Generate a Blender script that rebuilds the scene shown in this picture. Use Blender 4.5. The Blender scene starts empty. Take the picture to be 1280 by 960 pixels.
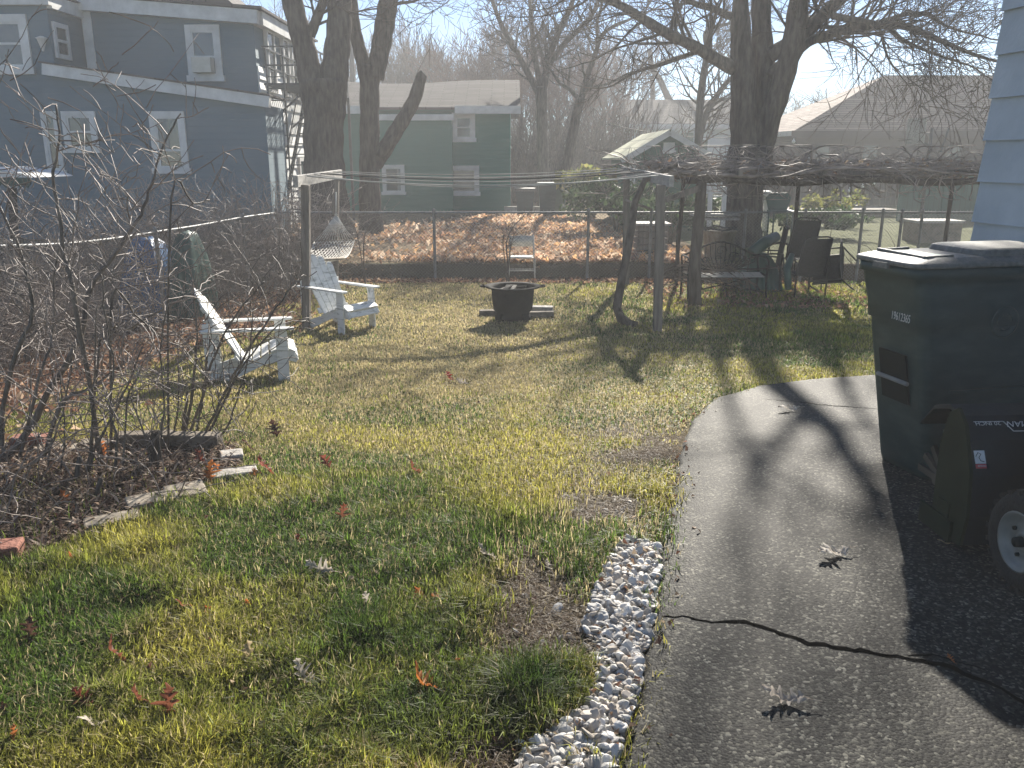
import bpy, math, random
import numpy as np
from mathutils import Vector, Matrix
R = math.radians
C = bpy.context.scene.collection
sc = bpy.context.scene
rnd = random.Random(7)

# ---------------------------------------------------------------- camera geometry
CAM_Z, F, PITCH = 1.70, 1050.0, R(15.08)
cp, sp = math.cos(PITCH), math.sin(PITCH)

def sstep(a, b, v):
    t = np.clip((v - a) / (b - a), 0, 1)
    return t * t * (3 - 2 * t)

def zg(x, y):
    """height of the ground"""
    return (-0.42 * sstep(3.0, 10.5, y) + 0.27 * sstep(15.02, 15.22, y)
            + 0.012 * np.sin(x * 1.9 + y * 0.7) * sstep(3, 6, y) * np.cos(y * 1.3 - x * 0.4))

def ray(px, py):
    u, v = (px - 640) / F, (480 - py) / F
    return u, cp + v * sp, -sp + v * cp

def G(px, py, lift=0.0):
    """the point of the ground seen at a place of the photograph"""
    u, dy, dz = ray(px, py)
    lo, hi = 0.3, 120.0
    for _ in range(50):
        t = (lo + hi) / 2
        if CAM_Z + dz * t > float(zg(u * t, dy * t)): lo = t
        else: hi = t
    return Vector((u * t, dy * t, float(zg(u * t, dy * t)) + lift))

def P(px, py, Y):
    u, dy, dz = ray(px, py)
    t = Y / dy
    return Vector((u * t, Y, CAM_Z + dz * t))

# ---------------------------------------------------------------- mesh builder
class MB:
    def __init__(s): s.v = []; s.f = []; s.sm = []
    def add(s, vs, fs, smooth=False):
        n = len(s.v); s.v.extend([tuple(q) for q in vs])
        s.f.extend([tuple(i + n for i in f) for f in fs]); s.sm.extend([smooth] * len(fs)); return s
    def box(s, c, size, M=None):
        x, y, z = size[0] / 2, size[1] / 2, size[2] / 2
        vs = [Vector((i * x, j * y, k * z)) for k in (-1, 1) for j in (-1, 1) for i in (-1, 1)]
        if M is not None: vs = [M @ q for q in vs]
        c = Vector(c); vs = [q + c for q in vs]
        return s.add(vs, [(0, 2, 3, 1), (4, 5, 7, 6), (0, 1, 5, 4), (2, 6, 7, 3), (0, 4, 6, 2), (1, 3, 7, 5)])
    def bx(s, x0, x1, y0, y1, z0, z1):
        return s.box(((x0 + x1) / 2, (y0 + y1) / 2, (z0 + z1) / 2), (abs(x1 - x0), abs(y1 - y0), abs(z1 - z0)))
    def bar(s, a, b, w, h, up=(0, 0, 1)):
        a, b = Vector(a), Vector(b); d = b - a; L = d.length
        if L < 1e-6: return s
        d /= L; up = Vector(up)
        if abs(d.dot(up)) > 0.98: up = Vector((0, 1, 0))
        sx = d.cross(up).normalized(); uz = sx.cross(d)
        M = Matrix((sx, d, uz)).transposed()
        return s.box((a + b) / 2, (w, L, h), M)
    def tube(s, pts, rad, n=6, cap=True):
        pts = [Vector(p) for p in pts]; m = len(pts)
        if not hasattr(rad, '__len__'): rad = [rad] * m
        base = len(s.v); a = None
        for i in range(m):
            d = pts[min(i + 1, m - 1)] - pts[max(i - 1, 0)]
            d = d.normalized() if d.length > 1e-9 else Vector((0, 0, 1))
            if a is None: a = Vector((1, 0, 0)) if abs(d.x) < 0.8 else Vector((0, 1, 0))
            q = a - d * a.dot(d)
            if q.length < 1e-3: q = d.orthogonal()
            a = q.normalized(); b = d.cross(a)
            for k in range(n):
                t = 2 * math.pi * k / n
                q = pts[i] + (a * math.cos(t) + b * math.sin(t)) * rad[i]
                s.v.append((q.x, q.y, q.z))
        fs = []
        for i in range(m - 1):
            for k in range(n):
                k2 = (k + 1) % n
                fs.append((base + i * n + k, base + i * n + k2, base + (i + 1) * n + k2, base + (i + 1) * n + k))
        s.f.extend(fs); s.sm.extend([n > 3] * len(fs))
        if cap and n > 3:
            s.f.append(tuple(base + k for k in reversed(range(n)))); s.f.append(tuple(base + (m - 1) * n + k for k in range(n))); s.sm.extend([False] * 2)
        return s
    def lathe(s, prof, n=24, c=(0, 0, 0), M=None):
        vs = []; fs = []
        for r, z in prof:
            for k in range(n):
                t = 2 * math.pi * k / n; q = Vector((r * math.cos(t), r * math.sin(t), z))
                if M is not None: q = M @ q
                vs.append(q + Vector(c))
        for i in range(len(prof) - 1):
            for k in range(n):
                k2 = (k + 1) % n
                fs.append((i * n + k, i * n + k2, (i + 1) * n + k2, (i + 1) * n + k))
        return s.add(vs, fs, True)
    def loft(s, loops, cap0=True, cap1=True, smooth=True):
        n = len(loops[0]); vs = [q for l in loops for q in l]; fs = []
        for i in range(len(loops) - 1):
            for k in range(n):
                k2 = (k + 1) % n
                fs.append((i * n + k, i * n + k2, (i + 1) * n + k2, (i + 1) * n + k))
        s.add(vs, fs, smooth)
        b = len(s.v) - len(vs)
        if cap0: s.f.append(tuple(b + k for k in reversed(range(n)))); s.sm.append(False)
        if cap1: s.f.append(tuple(b + (len(loops) - 1) * n + k for k in range(n))); s.sm.append(False)
        return s
    def prism(s, outline, off):
        """flat outline (3-D points) pushed along off"""
        n = len(outline); o = Vector(off); a = [Vector(p) for p in outline]; b = [p + o for p in a]
        fs = [tuple(range(n)), tuple(reversed(range(n, 2 * n)))]
        fs += [(i, n + i, n + (i + 1) % n, (i + 1) % n) for i in range(n)]
        return s.add(a + b, fs)
    def build(s, name, mat, parent=None, bevel=0.0):
        me = bpy.data.meshes.new(name)
        off = Vector(parent.get('_o', (0, 0, 0))) if parent is not None else Vector((0, 0, 0))
        vs = np.array(s.v, dtype=np.float32) - np.array(off, dtype=np.float32)
        me.from_pydata(vs.tolist(), [], s.f)
        me.polygons.foreach_set('use_smooth', s.sm)
        if mat: me.materials.append(mat)
        me.update()
        o = bpy.data.objects.new(name, me); C.objects.link(o)
        if parent is not None:
            o.parent = parent; o['_o'] = tuple(off)
        if bevel:
            m = o.modifiers.new('bevel', 'BEVEL'); m.width = bevel; m.segments = 2; m.limit_method = 'ANGLE'; m.angle_limit = R(35)
        return o

def raw_mesh(name, verts, faces_flat, loop_tot, mat, col=None, smooth=False):
    """fast mesh from numpy arrays; col = per-vertex colours"""
    me = bpy.data.meshes.new(name)
    nv = len(verts); nl = len(faces_flat); nf = len(loop_tot)
    me.vertices.add(nv); me.vertices.foreach_set('co', np.ascontiguousarray(verts, dtype=np.float32).ravel())
    me.loops.add(nl); me.loops.foreach_set('vertex_index', np.ascontiguousarray(faces_flat, dtype=np.int32))
    me.polygons.add(nf)
    st = np.concatenate([[0], np.cumsum(loop_tot)[:-1]]).astype(np.int32)
    me.polygons.foreach_set('loop_start', st)
    try: me.polygons.foreach_set('loop_total', np.asarray(loop_tot, dtype=np.int32))
    except Exception: pass
    me.polygons.foreach_set('use_smooth', np.full(nf, smooth))
    if col is not None:
        a = me.color_attributes.new('Col', 'FLOAT_COLOR', 'POINT')
        c4 = np.ones((nv, 4), dtype=np.float32); c4[:, :3] = col
        a.data.foreach_set('color', c4.ravel())
    me.materials.append(mat); me.update(calc_edges=True); me.validate()
    o = bpy.data.objects.new(name, me); C.objects.link(o); return o

def tag(o, label=None, cat=None, group=None, kind=None):
    if label: o['label'] = label
    if cat: o['category'] = cat
    if group: o['group'] = group
    if kind: o['kind'] = kind
    return o

def thing(name, label, cat, loc=(0, 0, 0), group=None, local=False):
    """an Empty at the base of a thing; parts are given in world space unless local"""
    o = bpy.data.objects.new(name, None); o.empty_display_size = 0.1; C.objects.link(o); o.location = loc
    o['_o'] = (0, 0, 0) if local else tuple(loc)
    return tag(o, label, cat, group)

def copy_tree(o, parent=None):
    c = o.copy(); C.objects.link(c)
    if parent is not None: c.parent = parent
    for ch in list(o.children): copy_tree(ch, c)
    return c

# ---------------------------------------------------------------- noise in numpy
def vnoise(x, y, seed=0):
    xi = np.floor(x).astype(np.int64); yi = np.floor(y).astype(np.int64); fx = x - xi; fy = y - yi
    fx = fx * fx * (3 - 2 * fx); fy = fy * fy * (3 - 2 * fy)
    def h(a, b):
        n = (a * 374761393 + b * 668265263 + seed * 1274126177) & 0x7fffffff
        n = ((n ^ (n >> 13)) * 1274126177) & 0x7fffffff
        return ((n ^ (n >> 16)) & 0xffff) / 65535.0
    return (h(xi, yi) * (1 - fx) + h(xi + 1, yi) * fx) * (1 - fy) + (h(xi, yi + 1) * (1 - fx) + h(xi + 1, yi + 1) * fx) * fy
def fbm(x, y, seed=0, o=3):
    s = 0; a = 0.5; t = 0
    for i in range(o):
        s = s + a * vnoise(x * 2 ** i, y * 2 ** i, seed + i * 17); t += a; a *= 0.5
    return s / t
def inpoly(x, y, poly):
    r = np.zeros(x.shape, bool); n = len(poly)
    for i in range(n):
        x0, y0 = poly[i]; x1, y1 = poly[(i + 1) % n]
        c = ((y0 > y) != (y1 > y)) & (x < (x1 - x0) * (y - y0) / ((y1 - y0) if y1 != y0 else 1e-9) + x0)
        r ^= c
    return r

# ---------------------------------------------------------------- materials
def nodes(name):
    m = bpy.data.materials.new(name); m.use_nodes = True
    nt = m.node_tree; b = nt.nodes['Principled BSDF']; return m, nt, b
def N(nt, t, **kw):
    n = nt.nodes.new(t)
    for k, v in kw.items():
        if k in n.inputs: n.inputs[k].default_value = v
        else: setattr(n, k, v)
    return n
def mat(name, c1, c2=None, scale=6.0, rough=0.7, bump=0.0, bscale=None, metal=0.0, spec=0.5, stretch=None, detail=5, lo=0.35, hi=0.65, transl=0.0, coat=0.0):
    m, nt, b = nodes(name); L = nt.links.new
    b.inputs['Roughness'].default_value = rough; b.inputs['Metallic'].default_value = metal
    b.inputs['Specular IOR Level'].default_value = spec; b.inputs['Coat Weight'].default_value = coat
    c2 = c2 or tuple(v * 0.8 for v in c1)
    tc = N(nt, 'ShaderNodeTexCoord'); src = tc.outputs['Object']
    if stretch:
        mp = N(nt, 'ShaderNodeMapping'); mp.inputs['Scale'].default_value = stretch; L(src, mp.inputs[0]); src = mp.outputs[0]
    nz = N(nt, 'ShaderNodeTexNoise', Scale=scale, Detail=detail, Roughness=0.6); L(src, nz.inputs['Vector'])
    rp = N(nt, 'ShaderNodeValToRGB'); rp.color_ramp.elements[0].position = lo; rp.color_ramp.elements[1].position = hi
    rp.color_ramp.elements[0].color = (*c1, 1); rp.color_ramp.elements[1].color = (*c2, 1)
    L(nz.outputs['Fac'], rp.inputs[0]); L(rp.outputs[0], b.inputs['Base Color'])
    if bump:
        n2 = N(nt, 'ShaderNodeTexNoise', Scale=bscale or scale * 4, Detail=4); L(src, n2.inputs['Vector'])
        bp = N(nt, 'ShaderNodeBump', Strength=bump, Distance=0.02); L(n2.outputs['Fac'], bp.inputs['Height']); L(bp.outputs[0], b.inputs['Normal'])
    if transl:
        tr = N(nt, 'ShaderNodeBsdfTranslucent'); L(rp.outputs[0], tr.inputs[0]); mx = N(nt, 'ShaderNodeMixShader'); mx.inputs[0].default_value = transl
        L(b.outputs[0], mx.inputs[1]); L(tr.outputs[0], mx.inputs[2]); L(mx.outputs[0], nt.nodes['Material Output'].inputs[0])
    return m
def col_mat(name, transl=0.4, rough=0.6, spec=0.3):
    """colour from the mesh's own Col attribute, partly translucent (leaves, blades)"""
    m, nt, b = nodes(name); L = nt.links.new
    at = N(nt, 'ShaderNodeAttribute', attribute_name='Col'); L(at.outputs['Color'], b.inputs['Base Color'])
    b.inputs['Roughness'].default_value = rough; b.inputs['Specular IOR Level'].default_value = spec
    if transl:
        tr = N(nt, 'ShaderNodeBsdfTranslucent'); L(at.outputs['Color'], tr.inputs[0])
        mx = N(nt, 'ShaderNodeMixShader'); mx.inputs[0].default_value = transl
        L(b.outputs[0], mx.inputs[1]); L(tr.outputs[0], mx.inputs[2]); L(mx.outputs[0], nt.nodes['Material Output'].inputs[0])
    return m
def lap_mat(name, c1, c2, pitch, rough=0.6, depth=0.5):
    """clapboards: shadow-line relief every `pitch` metres up the wall"""
    m, nt, b = nodes(name); L = nt.links.new
    tc = N(nt, 'ShaderNodeTexCoord'); sx = N(nt, 'ShaderNodeSeparateXYZ'); L(tc.outputs['Object'], sx.inputs[0])
    d = N(nt, 'ShaderNodeMath', operation='DIVIDE'); d.inputs[1].default_value = pitch; L(sx.outputs['Z'], d.inputs[0])
    fr = N(nt, 'ShaderNodeMath', operation='FRACT'); L(d.outputs[0], fr.inputs[0])
    bp = N(nt, 'ShaderNodeBump', Strength=depth, Distance=0.03); bp.invert = True; L(fr.outputs[0], bp.inputs['Height']); L(bp.outputs[0], b.inputs['Normal'])
    nz = N(nt, 'ShaderNodeTexNoise', Scale=1.3, Detail=6); mx = N(nt, 'ShaderNodeMix', data_type='RGBA')
    L(tc.outputs['Object'], nz.inputs['Vector']); L(nz.outputs['Fac'], mx.inputs[0]); mx.inputs[6].default_value = (*c1, 1); mx.inputs[7].default_value = (*c2, 1)
    L(mx.outputs[2], b.inputs['Base Color']); b.inputs['Roughness'].default_value = rough; b.inputs['Specular IOR Level'].default_value = 0.3
    return m
def shingle_mat(name, c1, c2, row=0.16, axes=('X', 'Y'), stain=None):
    m, nt, b = nodes(name); L = nt.links.new
    tc = N(nt, 'ShaderNodeTexCoord'); sx = N(nt, 'ShaderNodeSeparateXYZ'); L(tc.outputs['Object'], sx.inputs[0])
    cb = N(nt, 'ShaderNodeCombineXYZ'); L(sx.outputs[axes[0]], cb.inputs[0]); L(sx.outputs[axes[1]], cb.inputs[1])
    br = N(nt, 'ShaderNodeTexBrick', Scale=1.0); br.inputs['Brick Width'].default_value = 0.9; br.inputs['Row Height'].default_value = row
    br.inputs['Mortar Size'].default_value = 0.018; br.inputs['Color1'].default_value = (*c1, 1); br.inputs['Color2'].default_value = (*c2, 1)
    br.inputs['Mortar'].default_value = (*[v * 0.35 for v in c1], 1); L(cb.outputs[0], br.inputs['Vector'])
    nz = N(nt, 'ShaderNodeTexNoise', Scale=2.5, Detail=6); L(tc.outputs['Object'], nz.inputs['Vector'])
    mx = N(nt, 'ShaderNodeMix', data_type='RGBA', blend_type='MULTIPLY'); mx.inputs[0].default_value = 0.6
    L(br.outputs['Color'], mx.inputs[6]); L(nz.outputs['Fac'], mx.inputs[7]); 
    mu = N(nt, 'ShaderNodeMix', data_type='RGBA', blend_type='ADD'); mu.inputs[0].default_value = 0.4
    L(mx.outputs[2], mu.inputs[6]); L(br.outputs['Color'], mu.inputs[7]); L(mu.outputs[2], b.inputs['Base Color'])
    bp = N(nt, 'ShaderNodeBump', Strength=0.6, Distance=0.02); L(br.outputs['Fac'], bp.inputs['Height']); bp.invert = True; L(bp.outputs[0], b.inputs['Normal'])
    b.inputs['Roughness'].default_value = 0.9; b.inputs['Specular IOR Level'].default_value = 0.2
    return m
def plank_mat(name, c1, c2, width, axis='X'):
    m, nt, b = nodes(name); L = nt.links.new
    tc = N(nt, 'ShaderNodeTexCoord'); sx = N(nt, 'ShaderNodeSeparateXYZ'); L(tc.outputs['Object'], sx.inputs[0])
    d = N(nt, 'ShaderNodeMath', operation='DIVIDE'); d.inputs[1].default_value = width; L(sx.outputs[axis], d.inputs[0])
    fr = N(nt, 'ShaderNodeMath', operation='FRACT'); L(d.outputs[0], fr.inputs[0])
    gt = N(nt, 'ShaderNodeMath', operation='LESS_THAN'); gt.inputs[1].default_value = 0.06; L(fr.outputs[0], gt.inputs[0])
    nz = N(nt, 'ShaderNodeTexNoise', Scale=3, Detail=6); L(tc.outputs['Object'], nz.inputs['Vector'])
    mx = N(nt, 'ShaderNodeMix', data_type='RGBA'); L(nz.outputs['Fac'], mx.inputs[0]); mx.inputs[6].default_value = (*c1, 1); mx.inputs[7].default_value = (*c2, 1)
    m2 = N(nt, 'ShaderNodeMix', data_type='RGBA'); L(gt.outputs[0], m2.inputs[0]); L(mx.outputs[2], m2.inputs[6]); m2.inputs[7].default_value = (*[v * 0.2 for v in c1], 1)
    L(m2.outputs[2], b.inputs['Base Color']); b.inputs['Roughness'].default_value = 0.8
    return m

M = {}
M['bark'] = mat('bark', (0.045, 0.036, 0.03), (0.14, 0.115, 0.095), 5, 0.95, 1.0, 14, spec=0.15, stretch=(3, 3, 0.6))
M['twig'] = mat('twig', (0.05, 0.038, 0.03), (0.16, 0.12, 0.095), 3, 0.9, spec=0.2)
M['redtwig'] = mat('red_twig', (0.11, 0.06, 0.045), (0.2, 0.11, 0.08), 3, 0.9, spec=0.2)
M['shrub'] = mat('shrub_stem', (0.055, 0.043, 0.035), (0.19, 0.155, 0.12), 9, 0.6, 0.4, 60, spec=0.5)
M['greystem'] = mat('pale_stem', (0.11, 0.086, 0.073), (0.33, 0.27, 0.23), 5, 0.6, spec=0.5)
M['white'] = mat('white_trim', (0.55, 0.55, 0.53), (0.72, 0.72, 0.70), 3, 0.6)
M['chair_white'] = mat('weathered_white_paint', (0.46, 0.46, 0.42), (0.82, 0.82, 0.78), 7, 0.5, 0.3, 60, lo=0.32, hi=0.5, stretch=(1, 1, 4))
M['chair_blue'] = mat('pale_aqua_paint', (0.34, 0.42, 0.41), (0.66, 0.70, 0.68), 9, 0.5, 0.3, 60, stretch=(3, 1, 1))
M['blue'] = lap_mat('blue_clapboard', (0.075, 0.135, 0.175), (0.10, 0.17, 0.21), 0.14, 0.7, 0.9)
M['palelap'] = lap_mat('white_clapboard', (0.6, 0.62, 0.6), (0.72, 0.72, 0.7), 0.28, 0.6, 1.0)
M['nearlap'] = mat('pale_blue_siding', (0.36, 0.42, 0.48), (0.46, 0.52, 0.58), 2.2, 0.55, 0.12, 40, detail=9)
M['green'] = lap_mat('green_clapboard', (0.012, 0.125, 0.092), (0.022, 0.155, 0.115), 0.14, 0.7, 0.9)
M['shedgreen'] = lap_mat('dark_green_board', (0.018, 0.095, 0.065), (0.03, 0.12, 0.082), 0.15, 0.7, 0.4)
M['brown'] = lap_mat('brown_siding', (0.09, 0.07, 0.06), (0.12, 0.095, 0.08), 0.2, 0.8, 0.4)
M['whitewall'] = lap_mat('pale_aqua_siding', (0.55, 0.62, 0.64), (0.62, 0.68, 0.70), 0.2, 0.7, 0.4)
M['roof_grey'] = shingle_mat('grey_shingles', (0.06, 0.055, 0.053), (0.10, 0.09, 0.088), 0.16)
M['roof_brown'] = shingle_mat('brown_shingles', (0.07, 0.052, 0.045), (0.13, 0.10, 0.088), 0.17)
M['roof_side_lit'] = shingle_mat('brown_shingles_sunlit', (0.17, 0.13, 0.11), (0.27, 0.21, 0.18), 0.17, axes=('Y', 'X'))  # lighter copy of the brown shingles: sunlight on the end slope put into colour
M['roof_sunlit'] = shingle_mat('sunlit_shingles', (0.34, 0.35, 0.24), (0.44, 0.44, 0.32), 0.4, axes=('Y', 'X'))  # shingles coloured pale yellowish to paint in the sun on the shed roof
M['glass'] = mat('window_glass', (0.03, 0.04, 0.045), (0.07, 0.085, 0.085), 1.5, 0.08, spec=0.8)
M['curtain'] = mat('curtain', (0.30, 0.31, 0.29), (0.2, 0.22, 0.21), 4, 0.8, stretch=(6, 1, 0.5))
M['darkmetal'] = mat('dark_steel', (0.035, 0.04, 0.042), (0.07, 0.075, 0.075), 8, 0.45, metal=0.4)
M['galv'] = mat('galvanised_steel', (0.16, 0.165, 0.165), (0.27, 0.27, 0.27), 9, 0.6, metal=0.3)
M['wire'] = mat('fence_wire', (0.13, 0.135, 0.13), (0.20, 0.2, 0.2), 6, 0.5, metal=0.5)
M['post'] = mat('weathered_post', (0.10, 0.085, 0.07), (0.23, 0.2, 0.17), 4, 0.85, 0.5, 30, stretch=(4, 4, 0.5))
M['greywood'] = mat('silver_grey_wood', (0.25, 0.24, 0.22), (0.42, 0.40, 0.37), 5, 0.75, 0.5, 40, stretch=(5, 1, 5))
M['board'] = mat('pale_board', (0.19, 0.155, 0.115), (0.36, 0.31, 0.24), 6, 0.8, 0.4, 40, stretch=(1, 5, 1))
M['block'] = mat('dark_timber_block', (0.10, 0.08, 0.06), (0.24, 0.2, 0.15), 7, 0.85, 0.6, 40)
M['brick'] = mat('old_brick', (0.20, 0.075, 0.05), (0.30, 0.13, 0.09), 9, 0.9, 0.6, 50)
M['flag'] = mat('pale_flagstone', (0.30, 0.28, 0.245), (0.46, 0.43, 0.39), 6, 0.85, 0.5, 40)
M['iron'] = mat('sooty_iron', (0.006, 0.006, 0.007), (0.016, 0.015, 0.015), 8, 0.85, 0.3, 40, spec=0.1)
M['ash'] = mat('ash_and_char', (0.05, 0.045, 0.04), (0.3, 0.28, 0.24), 14, 0.95, 1.0, 30)
M['cream'] = mat('cream_metal', (0.55, 0.52, 0.45), (0.66, 0.63, 0.56), 8, 0.4)
M['rope'] = mat('cotton_rope', (0.50, 0.48, 0.43), (0.62, 0.6, 0.55), 20, 0.9)
M['line'] = mat('clothes_line', (0.24, 0.24, 0.22), (0.42, 0.41, 0.37), 3, 0.6)
M['bin'] = mat('dark_green_plastic', (0.010, 0.042, 0.046), (0.040, 0.080, 0.084), 5, 0.45, 0.12, 130, spec=0.5, detail=12, lo=.45, hi=.8, stretch=(1, 1, 2.5))
M['lid'] = mat('glare_grey_lid_plastic', (0.10, 0.105, 0.10), (0.19, 0.19, 0.18), 30, 0.5, 0.25, 240)  # grey stands for sun glare on plastic as dark green as the bin
M['darkplastic'] = mat('black_plastic', (0.006, 0.011, 0.012), (0.011, 0.017, 0.018), 5, 0.6, spec=0.15)
M['blower'] = mat('black_blower_paint', (0.008, 0.016, 0.024), (0.013, 0.024, 0.034), 4, 0.5, 0.05, 80, spec=0.2)
M['olive'] = mat('dull_olive_plate', (0.010, 0.020, 0.012), (0.018, 0.030, 0.018), 5, 0.6, spec=0.12)
M['rubber'] = mat('tyre_rubber', (0.012, 0.012, 0.012), (0.022, 0.022, 0.022), 30, 0.85, 0.3, 90)
M['rim'] = mat('grey_wheel_rim', (0.17, 0.175, 0.16), (0.24, 0.24, 0.22), 9, 0.4)
M['letter'] = mat('white_lettering', (0.5, 0.52, 0.52), (0.6, 0.62, 0.62), 20, 0.5)
M['stickerwhite'] = mat('white_sticker', (0.6, 0.6, 0.6), (0.68, 0.68, 0.68), 20, 0.5)
M['stickerred'] = mat('red_sticker', (0.45, 0.06, 0.07), (0.5, 0.09, 0.09), 20, 0.5)
M['stickergreen'] = mat('green_sticker', (0.10, 0.28, 0.19), (0.3, 0.42, 0.34), 60, 0.5)
M['tarpgreen'] = mat('green_tarp', (0.016, 0.055, 0.045), (0.025, 0.085, 0.068), 4, 0.45, 0.3, 12)
M['tarpblue'] = mat('blue_tarp', (0.02, 0.10, 0.26), (0.035, 0.14, 0.32), 4, 0.45, 0.4, 10)
M['mesh_sling'] = mat('brown_sling_fabric', (0.028, 0.026, 0.026), (0.045, 0.042, 0.042), 30, 0.9, spec=0.15)
M['bronze'] = mat('bronze_tube', (0.018, 0.017, 0.016), (0.035, 0.033, 0.03), 9, 0.5, spec=0.3)
M['bulb'] = mat('frosted_bulb', (0.75, 0.74, 0.7), (0.8, 0.8, 0.78), 5, 0.2)
M['grass'] = col_mat('grass_blades', 0.58, 0.5, 0.25)
M['leaf'] = col_mat('dry_leaves', 0.5, 0.6, 0.3)
M['stone'] = col_mat('white_stones', 0.0, 0.7, 0.3)

# asphalt: aggregate tones, with sun glints painted in as the palest grains
m, nt, b = nodes('old_asphalt'); L = nt.links.new
tc = N(nt, 'ShaderNodeTexCoord')
vo = N(nt, 'ShaderNodeTexVoronoi', Scale=100.0); L(tc.outputs['Object'], vo.inputs['Vector'])
wn = N(nt, 'ShaderNodeSeparateXYZ'); L(vo.outputs['Color'], wn.inputs[0])
rp = N(nt, 'ShaderNodeValToRGB'); e = rp.color_ramp.elements
e[0].position = 0.0; e[0].color = (0.012, 0.012, 0.011, 1); e[1].position = 1.0; e[1].color = (0.50, 0.48, 0.39, 1)
for pos, c in ((0.40, (0.030, 0.029, 0.026, 1)), (0.66, (0.075, 0.072, 0.060, 1)), (0.84, (0.16, 0.155, 0.125, 1)), (0.94, (0.30, 0.285, 0.225, 1))):
    q = e.new(pos); q.color = c
L(wn.outputs[0], rp.inputs[0])
n2 = N(nt, 'ShaderNodeTexNoise', Scale=1.6, Detail=9, Roughness=0.65); L(tc.outputs['Object'], n2.inputs['Vector'])
mr = N(nt, 'ShaderNodeMapRange'); mr.inputs[1].default_value = 0.3; mr.inputs[2].default_value = 0.7; mr.inputs[3].default_value = 0.20; mr.inputs[4].default_value = 0.72
L(n2.outputs['Fac'], mr.inputs[0])
mx = N(nt, 'ShaderNodeVectorMath', operation='SCALE'); L(rp.outputs[0], mx.inputs[0]); L(mr.outputs[0], mx.inputs['Scale']); L(mx.outputs[0], b.inputs['Base Color'])
b.inputs['Roughness'].default_value = 0.75; b.inputs['Specular IOR Level'].default_value = 0.3
v2 = N(nt, 'ShaderNodeTexVoronoi', Scale=100.0, feature='SMOOTH_F1', Smoothness=0.4); L(tc.outputs['Object'], v2.inputs['Vector'])
ml = N(nt, 'ShaderNodeMath', operation='MULTIPLY'); L(wn.outputs[1], ml.inputs[0]); ml.inputs[1].default_value = 0.5
ad = N(nt, 'ShaderNodeMath', operation='SUBTRACT'); L(ml.outputs[0], ad.inputs[0]); L(v2.outputs['Distance'], ad.inputs[1])
bp = N(nt, 'ShaderNodeBump', Strength=0.55, Distance=0.004); L(ad.outputs[0], bp.inputs['Height']); L(bp.outputs[0], b.inputs['Normal'])
M['asphalt'] = m
M['tar'] = mat('crack_dirt', (0.003, 0.003, 0.003), (0.010, 0.009, 0.008), 40, 1.0, spec=0.0)
# ground: colour attribute times fine grain
m, nt, b = nodes('ground_soil'); L = nt.links.new
at = N(nt, 'ShaderNodeAttribute', attribute_name='Col'); tc = N(nt, 'ShaderNodeTexCoord')
nz = N(nt, 'ShaderNodeTexNoise', Scale=38, Detail=8, Roughness=0.75); L(tc.outputs['Object'], nz.inputs['Vector'])
mr = N(nt, 'ShaderNodeMapRange'); mr.inputs[1].default_value = 0.3; mr.inputs[2].default_value = 0.7; mr.inputs[3].default_value = 0.35; mr.inputs[4].default_value = 1.65
L(nz.outputs['Fac'], mr.inputs[0]); mx = N(nt, 'ShaderNodeVectorMath', operation='SCALE'); L(at.outputs['Color'], mx.inputs[0]); L(mr.outputs[0], mx.inputs['Scale'])
L(mx.outputs[0], b.inputs['Base Color']); b.inputs['Roughness'].default_value = 0.95; b.inputs['Specular IOR Level'].default_value = 0.15
bp = N(nt, 'ShaderNodeBump', Strength=1.0, Distance=0.03); L(nz.outputs['Fac'], bp.inputs['Height']); L(bp.outputs[0], b.inputs['Normal'])
M['ground'] = m
# ================================================================ SETTING
def mt(k): return M[k]
# outline of the driveway's lawn edge, in metres
DL = [G(px, py) for px, py in ((770, 990), (795, 900), (812, 820), (822, 750), (829, 700), (838, 640), (849, 575), (866, 527), (893, 500), (945, 485), (1010, 477), (1095, 471))]
dly = np.array([p.y for p in DL]); dlx = np.array([p.x for p in DL])
o_ = np.argsort(dly); dly, dlx = dly[o_], dlx[o_]
DRIVE_END = float(dly[-1])
def drive_left(y):
    return np.interp(y, np.concatenate([[-6, ], dly]), np.concatenate([[dlx[0] - 0.05], dlx])) + 0.05 * (fbm(y * 3.1 + 5, y * 0 + 2.2, 91, 4) - 0.5) + 0.02 * (vnoise(y * 17.0, y * 0 + 1.0, 92) - .5)
GRAVEL_PX = [(640, 985), (652, 945), (690, 915), (728, 890), (748, 850), (744, 810), (730, 790), (742, 745), (762, 700), (780, 676), (812, 682), (828, 690), (820, 755), (811, 820), (793, 890), (768, 960), (755, 990)]
GRAVEL = [tuple(G(*q).xy) for q in GRAVEL_PX]
BED_PX = [(-90, 760), (0, 712), (70, 690), (150, 660), (215, 630), (262, 606), (300, 585), (298, 562), (240, 552), (150, 553), (60, 558), (-90, 562)]
BED = [tuple(G(*q).xy) for q in BED_PX]
FENCE_Y = 14.9
def lfx(y): return -4.95 + (y - 6.5) * 0.85 / 8.4       # x of the side fence

def soil_mask(x, y):
    """0..1 bare earth beside the gravel"""
    d = np.exp(-(((x - 0.2) / 0.28) ** 2 + ((y - 2.75) / 0.65) ** 2))
    d = np.maximum(d, 0.95 * np.exp(-(((x - 0.42) / 0.26) ** 2 + ((y - 4.0) / 0.45) ** 2)))
    d = np.maximum(d, np.exp(-(((x + 0.02) / 0.34) ** 2 + ((y - 2.12) / 0.25) ** 2)))
    d = np.maximum(d, 0.55 * np.exp(-(((x - 0.9) / 0.45) ** 2 + ((y - 5.2) / 0.8) ** 2)))
    return np.clip(d * 1.5 * (2.6 * fbm(x * 3.3, y * 3.3, 5) - 0.65), 0, 1)

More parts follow.
